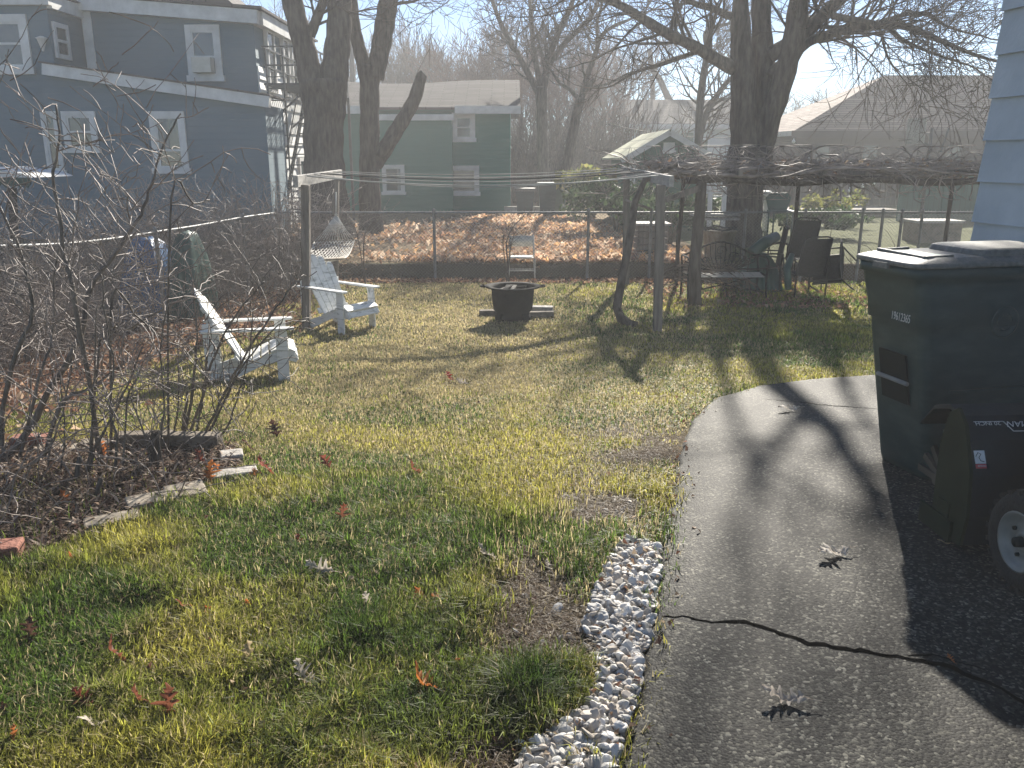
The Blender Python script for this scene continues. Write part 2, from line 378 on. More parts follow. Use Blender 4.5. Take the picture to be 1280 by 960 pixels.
# ground sheet
xs = np.concatenate([np.linspace(-62, -8, 24), np.arange(-7.8, 6.0, 0.1), np.linspace(6.2, 66, 24)])
ys = np.concatenate([np.linspace(-12, 0.5, 8), np.arange(0.6, 14.9, 0.1), np.array([14.95, 15.02, 15.06, 15.1, 15.14, 15.18, 15.22, 15.3]), np.arange(15.5, 30, 0.35), np.linspace(30.5, 94, 30)])
X, Y = np.meshgrid(xs, ys); Z = zg(X, Y) - 0.004
Z = Z + 0.02 * (fbm(X * 2.2, Y * 2.2, 3) - 0.5) * ((X < drive_left(Y) - 0.06) | (Y > DRIVE_END)) * (Y < 15)
Z = np.where((X > drive_left(Y) + 0.05) & (Y < DRIVE_END - 0.05), Z - 0.03, Z)
n1 = fbm(X * 0.8, Y * 0.8, 11); n2 = fbm(X * 4, Y * 4, 12)
col = np.zeros(X.shape + (3,))
gcol = np.array([0.075, 0.082, 0.025]); tan = np.array([0.2, 0.16, 0.08]); dirt = np.array([0.105, 0.075, 0.05])
w = np.clip(n1 * 1.6 - 0.4, 0, 1)[..., None]
col = gcol * (1 - w) + tan * w
s_ = soil_mask(X, Y)[..., None]; col = col * (1 - s_) + dirt * s_
bm_ = inpoly(X, Y, BED)[..., None]; col = np.where(bm_, np.array([0.05, 0.036, 0.026]) * (0.6 + 0.9 * n2[..., None]), col)
lf = ((X < lfx(Y) + 0.9 + 0.5 * n1) & (Y < 15.3) & (Y > 4))[..., None]; col = np.where(lf, np.array([0.085, 0.05, 0.035]), col)
st = ((Y > 14.75) & (Y < 15.3))[..., None]; col = np.where(st, np.array([0.085, 0.068, 0.042]), col)
far = ((Y > 15.3) & (X < 3.9))[..., None]; col = np.where(far, np.array([0.24, 0.17, 0.09]) * 0.9 + 0.04 * n2[..., None], col)
far = ((Y > 15.3) & (X >= 3.9))[..., None]; col = np.where(far, np.array([0.10, 0.11, 0.03]) + 0.05 * n2[..., None], col)
ny, nx = X.shape
idx = np.arange(nx * ny).reshape(ny, nx)
q = np.stack([idx[:-1, :-1], idx[:-1, 1:], idx[1:, 1:], idx[1:, :-1]], -1).reshape(-1)
tag(raw_mesh('ground', np.stack([X, Y, Z], -1).reshape(-1, 3), q, np.full((nx - 1) * (ny - 1), 4), M['ground'], col.reshape(-1, 3), True), kind='structure')

# driveway: rows across, with a crumbled edge and a real thickness
yy = np.concatenate([np.arange(-6, 1.5, 0.5), np.arange(1.5, DRIVE_END, 0.04), [DRIVE_END]])
mb = MB(); nc = 15
for y in yy:
    xl = float(drive_left(y)); xr = max(4.4, xl + 0.1)
    mb.v.append((xl - 0.03, y, float(zg(xl, y)) - 0.05))
    for k in range(nc):
        x = xl if k == 0 else xl + .025 + (xr - xl - .025) * (k - 1) / (nc - 2); mb.v.append((x, y, float(zg(x, y)) + (0.022 if k else 0.008)))
w_ = nc + 1
for i in range(len(yy) - 1):
    for k in range(w_ - 1):
        mb.f.append((i * w_ + k, i * w_ + k + 1, (i + 1) * w_ + k + 1, (i + 1) * w_ + k)); mb.sm.append(True)
k0 = (len(yy) - 1) * w_
for k in range(w_ - 1):
    p, r_ = mb.v[k0 + k], mb.v[k0 + k + 1]; mb.add([p, r_, (r_[0], r_[1] + .04, r_[2] - .06), (p[0], p[1] + .04, p[2] - .06)], [(0, 1, 2, 3)])
tag(mb.build('driveway', M['asphalt']), kind='structure')

# cracks in the driveway
def crack(pts, w0, seed):
    rr = random.Random(seed); ps = []
    for i in range(len(pts) - 1):
        a, b = G(*pts[i]), G(*pts[i + 1]); n = max(2, int((b - a).length / 0.022))
        for k in range(n): ps.append(a.lerp(b, k / n))
    ps.append(G(*pts[-1])); mb = MB(); wv = w0; off = 0
    for i, p in enumerate(ps):
        d = (ps[min(i + 1, len(ps) - 1)] - ps[max(0, i - 1)]).normalized(); nrm = Vector((-d.y, d.x, 0))
        off = off * 0.72 + rr.uniform(-0.011, 0.011); wv = min(max(wv + rr.uniform(-0.007, 0.007), w0 * 0.35), w0 * 1.9)
        e = min(1, i / 6 + 0.2, (len(ps) - 1 - i) / 10 + 0.1); c = p + nrm * off
        for s in (-1, 1):
            q = c + nrm * s * (wv / 2 * e + rr.uniform(0, 0.003)); mb.v.append((q.x, q.y, float(zg(q.x, q.y)) + 0.0234))
    for i in range(len(ps) - 1): mb.f.append((2 * i, 2 * i + 1, 2 * i + 3, 2 * i + 2)); mb.sm.append(False)
    return mb
tag(crack([(826, 776), (860, 776), (905, 785), (950, 789), (985, 800), (1010, 811), (1050, 817), (1100, 822), (1140, 828), (1175, 836), (1215, 852), (1250, 870), (1300, 893), (1360, 915)], 0.012, 1).build('driveway_crack', M['tar']), kind='structure')
tag(crack([(1135, 829), (1175, 828), (1205, 836), (1228, 846)], 0.007, 2).build('driveway_crack', M['tar']), kind='structure')
tag(crack([(955, 502), (985, 505), (1020, 509), (1060, 512), (1099, 515)], 0.013, 3).build('driveway_crack', M['tar']), kind='structure')

# ---------------------------------------------------------------- grass: one sheet of blades nobody could count
rg = np.random.default_rng(3)
def scatter(n, y0, y1, power=1.0):
    u = rg.random(n); y = (y0 ** (1 - power) + u * (y1 ** (1 - power) - y0 ** (1 - power))) ** (1 / (1 - power)) if power != 1 else y0 * (y1 / y0) ** u
    hw = 0.70 * y + 0.9; x = (rg.random(n) * 2 - 1) * hw; return x, y
xa, ya = scatter(780000, 1.5, 15.0, 0.75)
TUFTS = [(678, 868, .11, 2600), (650, 888, .07, 900), (545, 900, .12, 1500), (470, 905, .13, 1500), (585, 850, .07, 500), (520, 800, .12, 1300), (455, 800, .12, 1300), (585, 765, .07, 400), (360, 930, .12, 1200), (525, 935, .07, 500)]
ex_ = np.zeros(xa.shape, bool)
for px, py, sg_, nn in TUFTS:
    p_ = G(px, py); xa = np.concatenate([xa, p_.x + rg.normal(0, sg_, nn)]); ya = np.concatenate([ya, p_.y + rg.normal(0, sg_ * .8, nn)]); ex_ = np.concatenate([ex_, np.ones(nn, bool)])
keep = np.ones(xa.shape, bool)
keep &= ~((xa > drive_left(ya) - 0.01 + 0.10 * (rg.random(xa.shape) ** 2.5 * 1.4 - 0.3)) & (ya < DRIVE_END + 0.01))
keep &= ~inpoly(xa, ya, BED) | (rg.random(xa.shape) < 0.03)
keep &= ~inpoly(xa, ya, GRAVEL) | (rg.random(xa.shape) < 0.03)
keep &= xa > lfx(ya) + 0.55 + 0.9 * fbm(xa * 1.2, ya * 1.2, 8)
keep &= (ya < 14.55 + 0.3 * fbm(xa * 2, ya * 2, 9))
keep &= xa < 6.2
sm_ = soil_mask(xa, ya); keep &= (rg.random(xa.shape) > np.clip(sm_ * 1.3, 0, 0.985)) | ex_
pl = fbm(xa * 2.6, ya * 2.6, 21)            # clumping
keep &= rg.random(xa.shape) < np.clip(0.35 + pl * 1.1, 0, 1)
xa, ya, pl, sm_, ex_ = xa[keep], ya[keep], pl[keep], sm_[keep] * ~ex_[keep], ex_[keep]
n = len(xa); za = zg(xa, ya)
lush = np.clip((fbm(xa * 0.9 + 3, ya * 0.9, 31) - 0.42) * 4.5, 0, 1)
# the damp green near strip and the drier lawn beyond it
dryness = np.clip((ya - 3.9) / 3.2, 0, 1) * np.clip(1.15 - np.abs(xa + 1.2) / 4.0, 0, 1) * (0.5 + 0.8 * fbm(xa * 1.1, ya * 1.1, 44))
lush = np.clip(lush * (1 - 0.75 * dryness) + 0.25 * (ya < 4.4), 0, 1)
tuft = np.clip((fbm(xa * 5.5, ya * 5.5, 55) - 0.52) * 7, 0, 1) * (ya < 4.2)
near = np.clip(ya / 4.0, 1, 4)
h = (0.030 + 0.020 * rg.random(n) + 0.026 * lush + 0.018 * (ya < 4.6) * rg.random(n) + 0.045 * tuft * (0.5 + 0.5 * rg.random(n))) * (0.75 + 0.5 * pl) * (1 - 0.4 * sm_)
# the dark tuft beside the gravel
tc_ = G(678, 868); dt = np.exp(-(((xa - tc_.x) / 0.13) ** 2 + ((ya - tc_.y) / 0.12) ** 2)); h = h + 0.05 * dt * rg.random(n) + 0.028 * ex_ * rg.random(n)
wd = (0.0018 + 0.0015 * rg.random(n)) * near ** 0.9
ang = rg.random(n) * 2 * math.pi; lean = 0.15 + 0.75 * rg.random(n) ** 1.3
lean = lean * (0.7 + 0.9 * (1 - lush) * 0.6)
wdir = ang + 1.57 + rg.normal(0, 0.5, n)
ca, sa = np.cos(ang), np.sin(ang); cw, sw = np.cos(wdir), np.sin(wdir)
base = np.stack([xa, ya, za - 0.006], -1)
mid = base + np.stack([ca * h * lean * 0.35, sa * h * lean * 0.35, h * 0.62], -1)
tip = base + np.stack([ca * h * lean * 1.15, sa * h * lean * 1.15, h * (1.02 - 0.45 * lean ** 2)], -1)
wv = np.stack([cw * wd, sw * wd, np.zeros(n)], -1)
V = np.stack([base - wv, base + wv, mid + wv * 0.75, mid - wv * 0.75, tip], 1).reshape(-1, 3)
i0 = np.arange(n) * 5
Fq = np.stack([i0, i0 + 1, i0 + 2, i0 + 3, i0 + 3, i0 + 2, i0 + 4], -1).reshape(-1)
lt = np.tile([4, 3], n)
g1 = np.array([0.10, 0.165, 0.028]); g2 = np.array([0.41, 0.385, 0.075]); t1 = np.array([0.50, 0.42, 0.23]); dk = np.array([0.022, 0.055, 0.016])
r1 = rg.random(n)
yel = np.clip((fbm(xa * 1.7 + 9, ya * 1.7, 61) - 0.38) * 3 + 0.35 * np.clip((3.4 - ya) / 1.2, 0, 1), 0, 1)  # the near term paints strong sunlight into the blades as extra yellow
c = g1 * (1 - yel[:, None]) + g2 * yel[:, None]
c = np.where(ex_[:, None], c * .45 + np.array([0.06, 0.125, 0.025]) * .55, c); c = c * (1 - 0.85 * dt[:, None]) + np.array([0.03, 0.085, 0.02]) * 0.85 * dt[:, None]
strawp = np.clip(0.09 + 0.72 * dryness + 0.55 * sm_ + 0.12 * (1 - lush), 0, 0.9)
strawp = np.where(ex_ | (dt > .35), strawp * .2, strawp); straw = (r1 < strawp)[:, None]
c = np.where(straw, t1 * (0.55 + 0.7 * rg.random((n, 1))), c * (0.3 + 1.35 * rg.random((n, 1)) ** 1.5))
tag(raw_mesh('grass', V, Fq, lt, M['grass'], np.repeat(c, 5, axis=0)), kind='stuff')

# dead straw and thatch lying flat on the bare patches
def straw_bits(n, xy, L0, L1, wid, cols, lift=0.006, tilt=0.25):
    x, y = xy; z = zg(x, y); a = rg.random(n) * 6.283; l = L0 + (L1 - L0) * rg.random(n); t = (rg.random(n) - 0.5) * 2 * tilt
    d = np.stack([np.cos(a) * l, np.sin(a) * l, np.sin(t) * l], -1) / 2; s = np.stack([-np.sin(a), np.cos(a), 0.4 * (rg.random(n) - .5)], -1) * (wid * (0.6 + 0.8 * rg.random(n)))[:, None]
    p = np.stack([x, y, z + lift + np.abs(np.sin(t)) * l / 2 + 0.006 * rg.random(n)], -1)
    md = p + np.stack([np.zeros(n), np.zeros(n), l * 0.12], -1)
    V = np.stack([p - d, md - s, md + s, p + d], 1).reshape(-1, 3); i = np.arange(n) * 4
    Fq = np.stack([i, i + 1, i + 2, i + 1, i + 3, i + 2], -1).reshape(-1)
    pal = np.array(cols); c = pal[rg.integers(0, len(pal), n)] * (0.6 + 0.8 * rg.random((n, 1)))
    return V, Fq, np.full(2 * n, 3), np.repeat(c, 4, axis=0)
def in_poly_pts(poly, n):
    a = np.array(poly); lo, hi = a.min(0), a.max(0); X_ = []; Y_ = []; k = 0
    while k < n:
        x = lo[0] + (hi[0] - lo[0]) * rg.random(n); y = lo[1] + (hi[1] - lo[1]) * rg.random(n); m_ = inpoly(x, y, poly); X_.append(x[m_]); Y_.append(y[m_]); k += m_.sum()
    return np.concatenate(X_)[:n], np.concatenate(Y_)[:n]
x = rg.normal(0.2, 0.5, 60000); y = 1.8 + 4.5 * rg.random(60000); k_ = (rg.random(60000) < soil_mask(x, y)) & (x < drive_left(y) - 0.02) & ~inpoly(x, y, GRAVEL)
x, y = x[k_][:9000], y[k_][:9000]
V, Fq, lt, cc = straw_bits(len(x), (x, y), 0.02, 0.09, 0.0014, [(0.22, 0.16, 0.09), (0.14, 0.09, 0.055), (0.30, 0.24, 0.15), (0.08, 0.05, 0.035)])
tag(raw_mesh('dead_grass', V, Fq, lt, M['grass'], cc), kind='stuff')
# litter of the flower bed
x, y = in_poly_pts(BED, 9000)
V, Fq, lt, cc = straw_bits(len(x), (x, y), 0.02, 0.10, 0.006, [(0.14, 0.085, 0.06), (0.26, 0.18, 0.13), (0.07, 0.045, 0.03), (0.45, 0.36, 0.28), (0.12, 0.06, 0.04), (0.34, 0.25, 0.18)], 0.01, 0.8)
tag(raw_mesh('bed_litter', V, Fq, lt, M['leaf'], cc), kind='stuff')

# ---------------------------------------------------------------- fallen leaves (masses)
def leaf_mass(x, y, smin, smax, cols, lift=0.01):
    n = len(x); z = zg(x, y) + lift; a = rg.random(n) * 6.283; s = smin + (smax - smin) * rg.random(n); t = rg.normal(0, 0.45, n); curl = 0.1 + 0.35 * rg.random(n)
    fx, fy = np.cos(a), np.sin(a); lv = np.stack([fx * np.cos(t), fy * np.cos(t), np.sin(t)], -1) * s[:, None]; sv = np.stack([-fy, fx, 0.5 * rg.normal(0, 1, n)], -1) * (s * 0.42)[:, None]
    p = np.stack([x, y, z + np.abs(np.sin(t)) * s * 0.45 + 0.012 * rg.random(n)], -1); up = np.zeros((n, 3)); up[:, 2] = s * curl
    V = np.stack([p - lv * .5, p - lv * .1 - sv + up, p + lv * .5 + up * .4, p - lv * .1 + sv + up], 1).reshape(-1, 3); i = np.arange(n) * 4
    Fq = np.stack([i, i + 1, i + 2, i, i + 2, i + 3], -1).reshape(-1)
    pal = np.array(cols); c = pal[rg.integers(0, len(pal), n)] * (0.65 + 0.7 * rg.random((n, 1)))
    return V, Fq, np.full(2 * n, 3), np.repeat(c, 4, axis=0)
LEAFC = [(0.66, 0.46, 0.32), (0.72, 0.57, 0.42), (0.60, 0.37, 0.22), (0.74, 0.60, 0.46), (0.68, 0.43, 0.22), (0.46, 0.28, 0.19)]
x = -9 + 15 * rg.random(90000); y = 15.3 + 14 * rg.random(90000)
dens = fbm(x * 0.35, y * 0.35, 71) * 0.9 + 0.55 * np.exp(-((x - 0.6) / 2.6) ** 2) - 0.25 * ((x < -1.6) & (y > 16.6)) - 0.05
k_ = (rg.random(len(x)) < np.clip(dens * 1.6 - 0.45, 0.03, 1)) & (x < 3.2 + 0.6 * fbm(y, x, 3) - 0.10 * (y - 16)) & (y < 27.5 - 0.6 * np.abs(x))
x, y = x[k_], y[k_]
V, Fq, lt, cc = leaf_mass(x, y, 0.08, 0.17, LEAFC, 0.01)
tag(raw_mesh('fallen_leaves', V, Fq, lt, M['leaf'], cc), kind='stuff')
# along the side fence and the foot of the back fence
y = 4.2 + 11 * rg.random(40000); x = lfx(y) + 0.2 + np.abs(rg.normal(0, 0.55, 40000)) + 0.25 * np.sin(y * 1.3) - 0.5 * rg.random(40000)
k_ = ~inpoly(x, y, BED) & (rg.random(len(x)) < 0.75 * fbm(x * 1.5, y * 1.5, 77) + 0.12); x, y = x[k_], y[k_]
x2 = -4 + 9 * rg.random(5200); y2 = 14.75 + rg.normal(0, 0.13, 5200); k_ = rg.random(5200) < fbm(x2 * 1.5, y2 * 3, 5) + 0.1
x3 = 2.2 + 3.2 * rg.random(2600); y3 = 12.0 + 2.6 * rg.random(2600); k3 = rg.random(2600) < fbm(x3 * 1.5, y3 * 1.5, 6)
x = np.concatenate([x, x2[k_], x3[k3]]); y = np.concatenate([y, y2[k_], y3[k3]])
V, Fq, lt, cc = leaf_mass(x, y, 0.035, 0.085, [(0.34, 0.19, 0.12), (0.42, 0.26, 0.16), (0.25, 0.13, 0.085), (0.50, 0.37, 0.26), (0.17, 0.09, 0.062)], 0.008)
tag(raw_mesh('fallen_leaves', V, Fq, lt, M['leaf'], cc), kind='stuff')
# small flecks of leaf over the lawn
x, y = scatter(1300, 2.0, 14.5, 0.4); k_ = (x < drive_left(y) - 0.1) & (x > lfx(y) + 1) & ~inpoly(x, y, BED); x, y = x[k_], y[k_]
V, Fq, lt, cc = leaf_mass(x, y, 0.012, 0.035, [(0.24, 0.16, 0.10), (0.34, 0.26, 0.18), (0.18, 0.09, 0.06), (0.13, 0.075, 0.05)], 0.012)
xg, yg = in_poly_pts(GRAVEL, 60); x = np.concatenate([x, xg, drive_left(2 + 4 * rg.random(90)) + .0]); y = np.concatenate([y, yg, np.zeros(90)]); y[-90:] = 2 + 4 * rg.random(90); x[-90:] = drive_left(y[-90:]) + rg.normal(0, .06, 90)
V, Fq, lt, cc = leaf_mass(x, y, 0.012, 0.035, [(0.26, 0.17, 0.11), (0.36, 0.28, 0.20), (0.2, 0.10, 0.065), (0.15, 0.085, 0.055)], 0.02)
tag(raw_mesh('leaf_crumbs', V, Fq, lt, M['leaf'], cc), kind='stuff')

# ---------------------------------------------------------------- white gravel strip
def ico():
    t = (1 + 5 ** .5) / 2; v = np.array([(-1, t, 0), (1, t, 0), (-1, -t, 0), (1, -t, 0), (0, -1, t), (0, 1, t), (0, -1, -t), (0, 1, -t), (t, 0, -1), (t, 0, 1), (-t, 0, -1), (-t, 0, 1)], float); v /= np.linalg.norm(v[0])
    f = [(0, 11, 5), (0, 5, 1), (0, 1, 7), (0, 7, 10), (0, 10, 11), (1, 5, 9), (5, 11, 4), (11, 10, 2), (10, 7, 6), (7, 1, 8), (3, 9, 4), (3, 4, 2), (3, 2, 6), (3, 6, 8), (3, 8, 9), (4, 9, 5), (2, 4, 11), (6, 2, 10), (8, 6, 7), (9, 8, 1)]
    vs = [tuple(p) for p in v]; nf = []; ca = {}
    def mid(a, b):
        k = (min(a, b), max(a, b))
        if k not in ca: m_ = (np.array(vs[a]) + np.array(vs[b])) / 2; vs.append(tuple(m_ / np.linalg.norm(m_))); ca[k] = len(vs) - 1
        return ca[k]
    for a, b_, c_ in f:
        ab, bc, c2 = mid(a, b_), mid(b_, c_), mid(c_, a); nf += [(a, ab, c2), (b_, bc, ab), (c_, c2, bc), (ab, bc, c2)]
    return np.array(vs), np.array(nf)
IV, IF = ico()
def stones(x, y, z, smin, smax, cols):
    V = []; Fc = []; Cc = []
    for i in range(len(x)):
        s = smin + (smax - smin) * rg.random() ** 2.2
        d = rg.normal(0, 1, (3, 3)); qq, _ = np.linalg.qr(d); sc_ = np.array([1.0, 0.62 + 0.3 * rg.random(), 0.45 + 0.3 * rg.random()])
        p = IV.copy()
        for _ in range(6):                                          # shear off facets
            nrm = rg.normal(0, 1, 3); nrm /= np.linalg.norm(nrm); h_ = 0.45 + 0.35 * rg.random(); dd = p @ nrm; p = p - np.outer(np.maximum(dd - h_, 0), nrm)
        tilt = rg.normal(0, 0.35, 2); az = rg.random() * 6.28
        p = p * sc_; ca_, sa_ = math.cos(az), math.sin(az); p = p @ np.array([[ca_, sa_, 0], [-sa_, ca_, 0], [0, 0, 1]])
        p[:, 2] += p[:, 0] * tilt[0] + p[:, 1] * tilt[1]
        V.append(p * s / 2 + np.array([x[i], y[i], z[i] + s * 0.22])); Fc.append(IF + len(IV) * i)
        c_ = np.array(cols[rg.integers(0, len(cols))]) * (0.8 + 0.3 * rg.random()); Cc.append(np.tile(c_, (len(IV), 1)))
    V = np.concatenate(V); Fc = np.concatenate(Fc); return V, Fc.reshape(-1), np.full(len(Fc), 3), np.concatenate(Cc)
SC = [(0.58, 0.57, 0.54), (0.64, 0.62, 0.58), (0.45, 0.44, 0.42), (0.68, 0.66, 0.63), (0.50, 0.44, 0.37), (0.32, 0.31, 0.30), (0.40, 0.36, 0.31)]
x, y = in_poly_pts(GRAVEL, 3600); z = zg(x, y) - 0.004 + 0.02 * rg.random(len(x)) ** 2 + 0.010 * fbm(x * 4, y * 4, 2)
x = np.concatenate([x, rg.normal(0.62, .16, 90)]); y = np.concatenate([y, rg.uniform(2.0, 4.3, 90)]); x[-90:] = drive_left(y[-90:]) - np.abs(rg.normal(.3, .14, 90)); z = np.concatenate([z, zg(x[-90:], y[-90:]) - .006])
k_ = x < drive_left(y) - 0.005
V, Fq, lt, cc = stones(x[k_], y[k_], z[k_], 0.012, 0.056, SC)
tag(raw_mesh('gravel', V, Fq, lt, M['stone'], cc, False), kind='stuff')
LOOSE = [((725, 786), 0.055, 'pale round stone lying loose in dry straw short of the gravel strip'), ((714, 797), 0.05, 'grey loose stone half sunk in straw beside the gravel strip'),
         ((735, 775), 0.075, 'long pale stone lying at the inner edge of the gravel strip'), ((697, 764), 0.085, 'flat whitish stone lying in the straw patch above the bare earth'),
         ((624, 882), 0.05, 'white flat stone standing in dirt beside the dark grass tuft'), ((636, 905), 0.07, 'broken white stone flakes on the bare earth below the dark tuft'),
         ((690, 905), 0.06, 'grey round stone at the foot of the dark grass tuft'), ((825, 655), 0.05, 'white stone on the driveway edge beyond the gravel strip')]
for (px, s, lab) in LOOSE:
    p = G(*px); V, Fq, lt, cc = stones(np.array([p.x]), np.array([p.y]), np.array([p.z - 0.008]), s * .75, s * .8, SC[:4])
    tag(raw_mesh('loose_stone', V, Fq, lt, M['stone'], cc, False), lab, 'stone', 'loose stones beside the gravel')
# ================================================================ BUILDINGS
def WX(px, py, Y): return P(px, py, Y).x
def WZ(px, py, Y): return P(px, py, Y).z
def window(parent, px0, py0, px1, py1, Y, frame=0.10, rail=0.5, kind='sash', proud=0.05, ac=False, inside=None, frame_mat='white'):
    """a window seen at a box of the photograph, in a wall facing -Y at depth Y: white casing, sash, pane"""
    x0, x1 = P(px0, (py0 + py1) / 2, Y).x, P(px1, (py0 + py1) / 2, Y).x; z1, z0 = P(px0, py0, Y).z, P(px0, py1, Y).z
    f = MB(); y0, y1 = Y - proud, Y + 0.02
    f.bx(x0, x0 + frame, y0, y1, z0, z1); f.bx(x1 - frame, x1, y0, y1, z0, z1); f.bx(x0 + frame, x1 - frame, y0, y1, z1 - frame, z1)
    w = f.build('window', M[frame_mat], parent)
    s = MB(); s.bx(x0 - .04, x1 + .04, y0 - 0.04, y1, z0 - 0.02, z0 + frame * 0.9); s.build('sill', M[frame_mat], w)
    xa, xb, za, zb = x0 + frame, x1 - frame, z0 + frame * .9, z1 - frame
    g = MB(); g.bx(xa, xb, Y - 0.006, Y + 0.012, za, zb); g.build('pane', M['glass'], w)
    q = MB(); t = 0.045; zm = za + (zb - za) * rail
    for a, b_ in ((xa, xa + t), (xb - t, xb)): q.bx(a, b_, Y - 0.032, Y - 0.008, za, zb)
    for zc in (za + t / 2, zm, zb - t / 2): q.bx(xa + t, xb - t, Y - 0.034, Y - 0.008, zc - t / 2, zc + t / 2)
    q.build('sash', M[frame_mat], w)
    if inside:
        c = MB(); i0, i1, j0, j1 = inside; c.bx(xa + (xb - xa) * i0, xa + (xb - xa) * i1, Y - 0.013, Y - 0.0075, za + (zb - za) * j0, za + (zb - za) * j1); c.build('curtain', M['curtain'], w)
    if ac:
        c = MB(); xm = (xa + xb) / 2; hw = (xb - xa) * 0.4; c.bx(xm - hw, xm + hw, Y - 0.32, Y - 0.036, za + .05, za + .05 + (zm - za) * 0.8)
        for k in range(6): zz = za + .09 + k * (zm - za) * 0.115; c.bx(xm - hw * .85, xm + hw * .85, Y - 0.335, Y - 0.32, zz, zz + 0.02)
        c.build('air_conditioner', M['cream'], w)
    return w

# ---- the blue house
BY = 20.5
root = thing('blue_house', 'dark blue two storey clapboard house with white windows and a metal fire escape', 'house', (WX(200, 200, BY), BY, -0.42))
# lower addition with raked roof edge, standing forward of the rest
AY = 19.8
x0, x1 = WX(50, 92, AY), WX(331, 132, AY); zA, zB = WZ(58, 90, AY), WZ(331, 131, AY)
mb = MB(); mb.prism([(x0, AY, -0.5), (x1, AY, -0.5), (x1, AY, zB), (x0, AY, zA)], (0, 1.55, 0)); mb.build('addition_wall', M['blue'], root)
mb = MB(); mb.bar((x0 + .15, AY - .10, zA + 0.05), (x1 + .15, AY - .10, zB + 0.05), 0.18, 0.24); mb.build('rake_board', M['white'], root)
mb = MB(); mb.prism([(x0 + .1, AY - .22, zA + 0.175), (x1 + .18, AY - .22, zB + 0.175), (x1 + .18, AY - .22, zB + 0.21), (x0 + .1, AY - .22, zA + 0.21)], (0, 1.75, 0)); mb.build('addition_roof', M['roof_grey'], root)
# upper block
UY = BY + 0.9
ux0, ux1 = WX(108, 60, UY), WX(319, 60, UY); uz0, uz1 = WZ(110, 6, UY), WZ(319, 24, UY); DEP = 5.2
mb = MB(); mb.prism([(ux0, UY, -0.5), (ux1, UY, -0.5), (ux1, UY, uz1), (ux0, UY, uz0)], (0, DEP, 0)); mb.build('upper_wall', M['blue'], root)
mb = MB(); mb.bar((ux0 - .1, UY - .12, uz0 + .02), (ux1 + .16, UY - .12, uz1 + .02), 0.24, 0.30)
mb.bar((ux1 + .10, UY + .01, uz1 + .02), (ux1 + .10, UY + DEP + .3, uz1 + .02), 0.26, 0.30); mb.build('fascia', M['white'], root)
mb = MB(); mb.prism([(ux0 - .1, UY - .3, uz0 + 0.18), (ux1 + .3, UY - .3, uz1 + .18), (ux1 + .3, UY - .3, uz1 + .24), (ux0 - .1, UY - .3, uz0 + .24)], (0, DEP + .7, 0))
xc, zc_ = WX(245, 8, UY + 2), WZ(245, -18, UY + 2)
mb.prism([(xc - 1.3, UY + .6, uz1 + .26), (xc + 1.6, UY + .6, uz1 + .25), (xc, UY + .6, zc_ + .5)], (0, 3, 0)); mb.build('roof', M['roof_grey'], root)
# white corner board, pale lap side wall
mb = MB(); mb.bx(ux0 - 0.02, ux0 + 0.2, UY - 0.03, UY + 0.02, WZ(110, 86, UY), uz0 - .15); mb.build('corner_board', M['white'], root)
zs = WZ(320, 82, UY)
mb = MB(); mb.bx(ux1 + 0.002, ux1 + 0.03, UY + 0.02, UY + DEP, -0.5, zs)
for k in range(11):
    z = zs - k * 0.30 - 0.30
    mb.prism([(ux1 + 0.031, UY, z), (ux1 + 0.07, UY, z), (ux1 + 0.031, UY, z + 0.29)], (0, DEP, 0))
mb.build('side_wall', M['palelap'], root)
for yy_, ww in ((UY + 0.7, .7), (UY + 2.2, .6), (UY + 3.1, .6), (UY + 4.4, .6)):
    f = MB(); z0, z1 = zs - 0.55, zs + 0.95; xx = ux1 + 0.075
    f.bx(ux1 + .02, xx + .04, yy_, yy_ + .09, z0, z1); f.bx(ux1 + .02, xx + .04, yy_ + ww - .09, yy_ + ww, z0, z1); f.bx(ux1 + .02, xx + .04, yy_ + .09, yy_ + ww - .09, z1 - .09, z1); f.bx(ux1 + .02, xx + .05, yy_ + .09, yy_ + ww - .09, z0, z0 + .09)
    w = f.build('window', M['white'], root); g = MB(); g.bx(xx - .01, xx + .01, yy_ + .09, yy_ + ww - .09, z0 + .09, z1 - .09); g.build('pane', M['glass'], w)
for yy_ in (UY + 0.9, UY + 3.2):
    f = MB(); z0, z1 = 0.0, 1.7; xx = ux1 + 0.075
    f.bx(ux1 + .02, xx + .04, yy_, yy_ + .1, z0, z1); f.bx(ux1 + .02, xx + .04, yy_ + .7, yy_ + .8, z0, z1); f.bx(ux1 + .02, xx + .04, yy_ + .1, yy_ + .7, z1 - .1, z1)
    w = f.build('window', M['white'], root); g = MB(); g.bx(xx - .01, xx + .01, yy_ + .1, yy_ + .7, z0 + .05, z1 - .1); g.build('pane', M['glass'], w)
# left wing, nearer
LY = 19.95
wx0, wx1 = WX(-130, 60, LY), WX(65, 60, LY); wz = WZ(40, 4, LY)
mb = MB(); mb.bx(wx0, wx1, LY, UY + .9, -0.5, wz); mb.build('wing_wall', M['blue'], root)
mb = MB(); mb.bx(wx0, wx1 + .12, LY - .14, LY + .001, wz - 0.05, wz + .20); mb.bx(wx1 + .002, wx1 + .12, LY + .001, UY + .6, wz - 0.1, wz + .18); mb.build('wing_fascia', M['white'], root)
mb = MB(); mb.prism([(wx0, LY - .3, wz + .205), (wx1 + .2, LY - .3, wz + .205), (wx1 - .9, LY - .3, wz + .75), (wx0, LY - .3, wz + .75)], (0, 4.4, 0)); mb.build('wing_roof', M['roof_grey'], root)
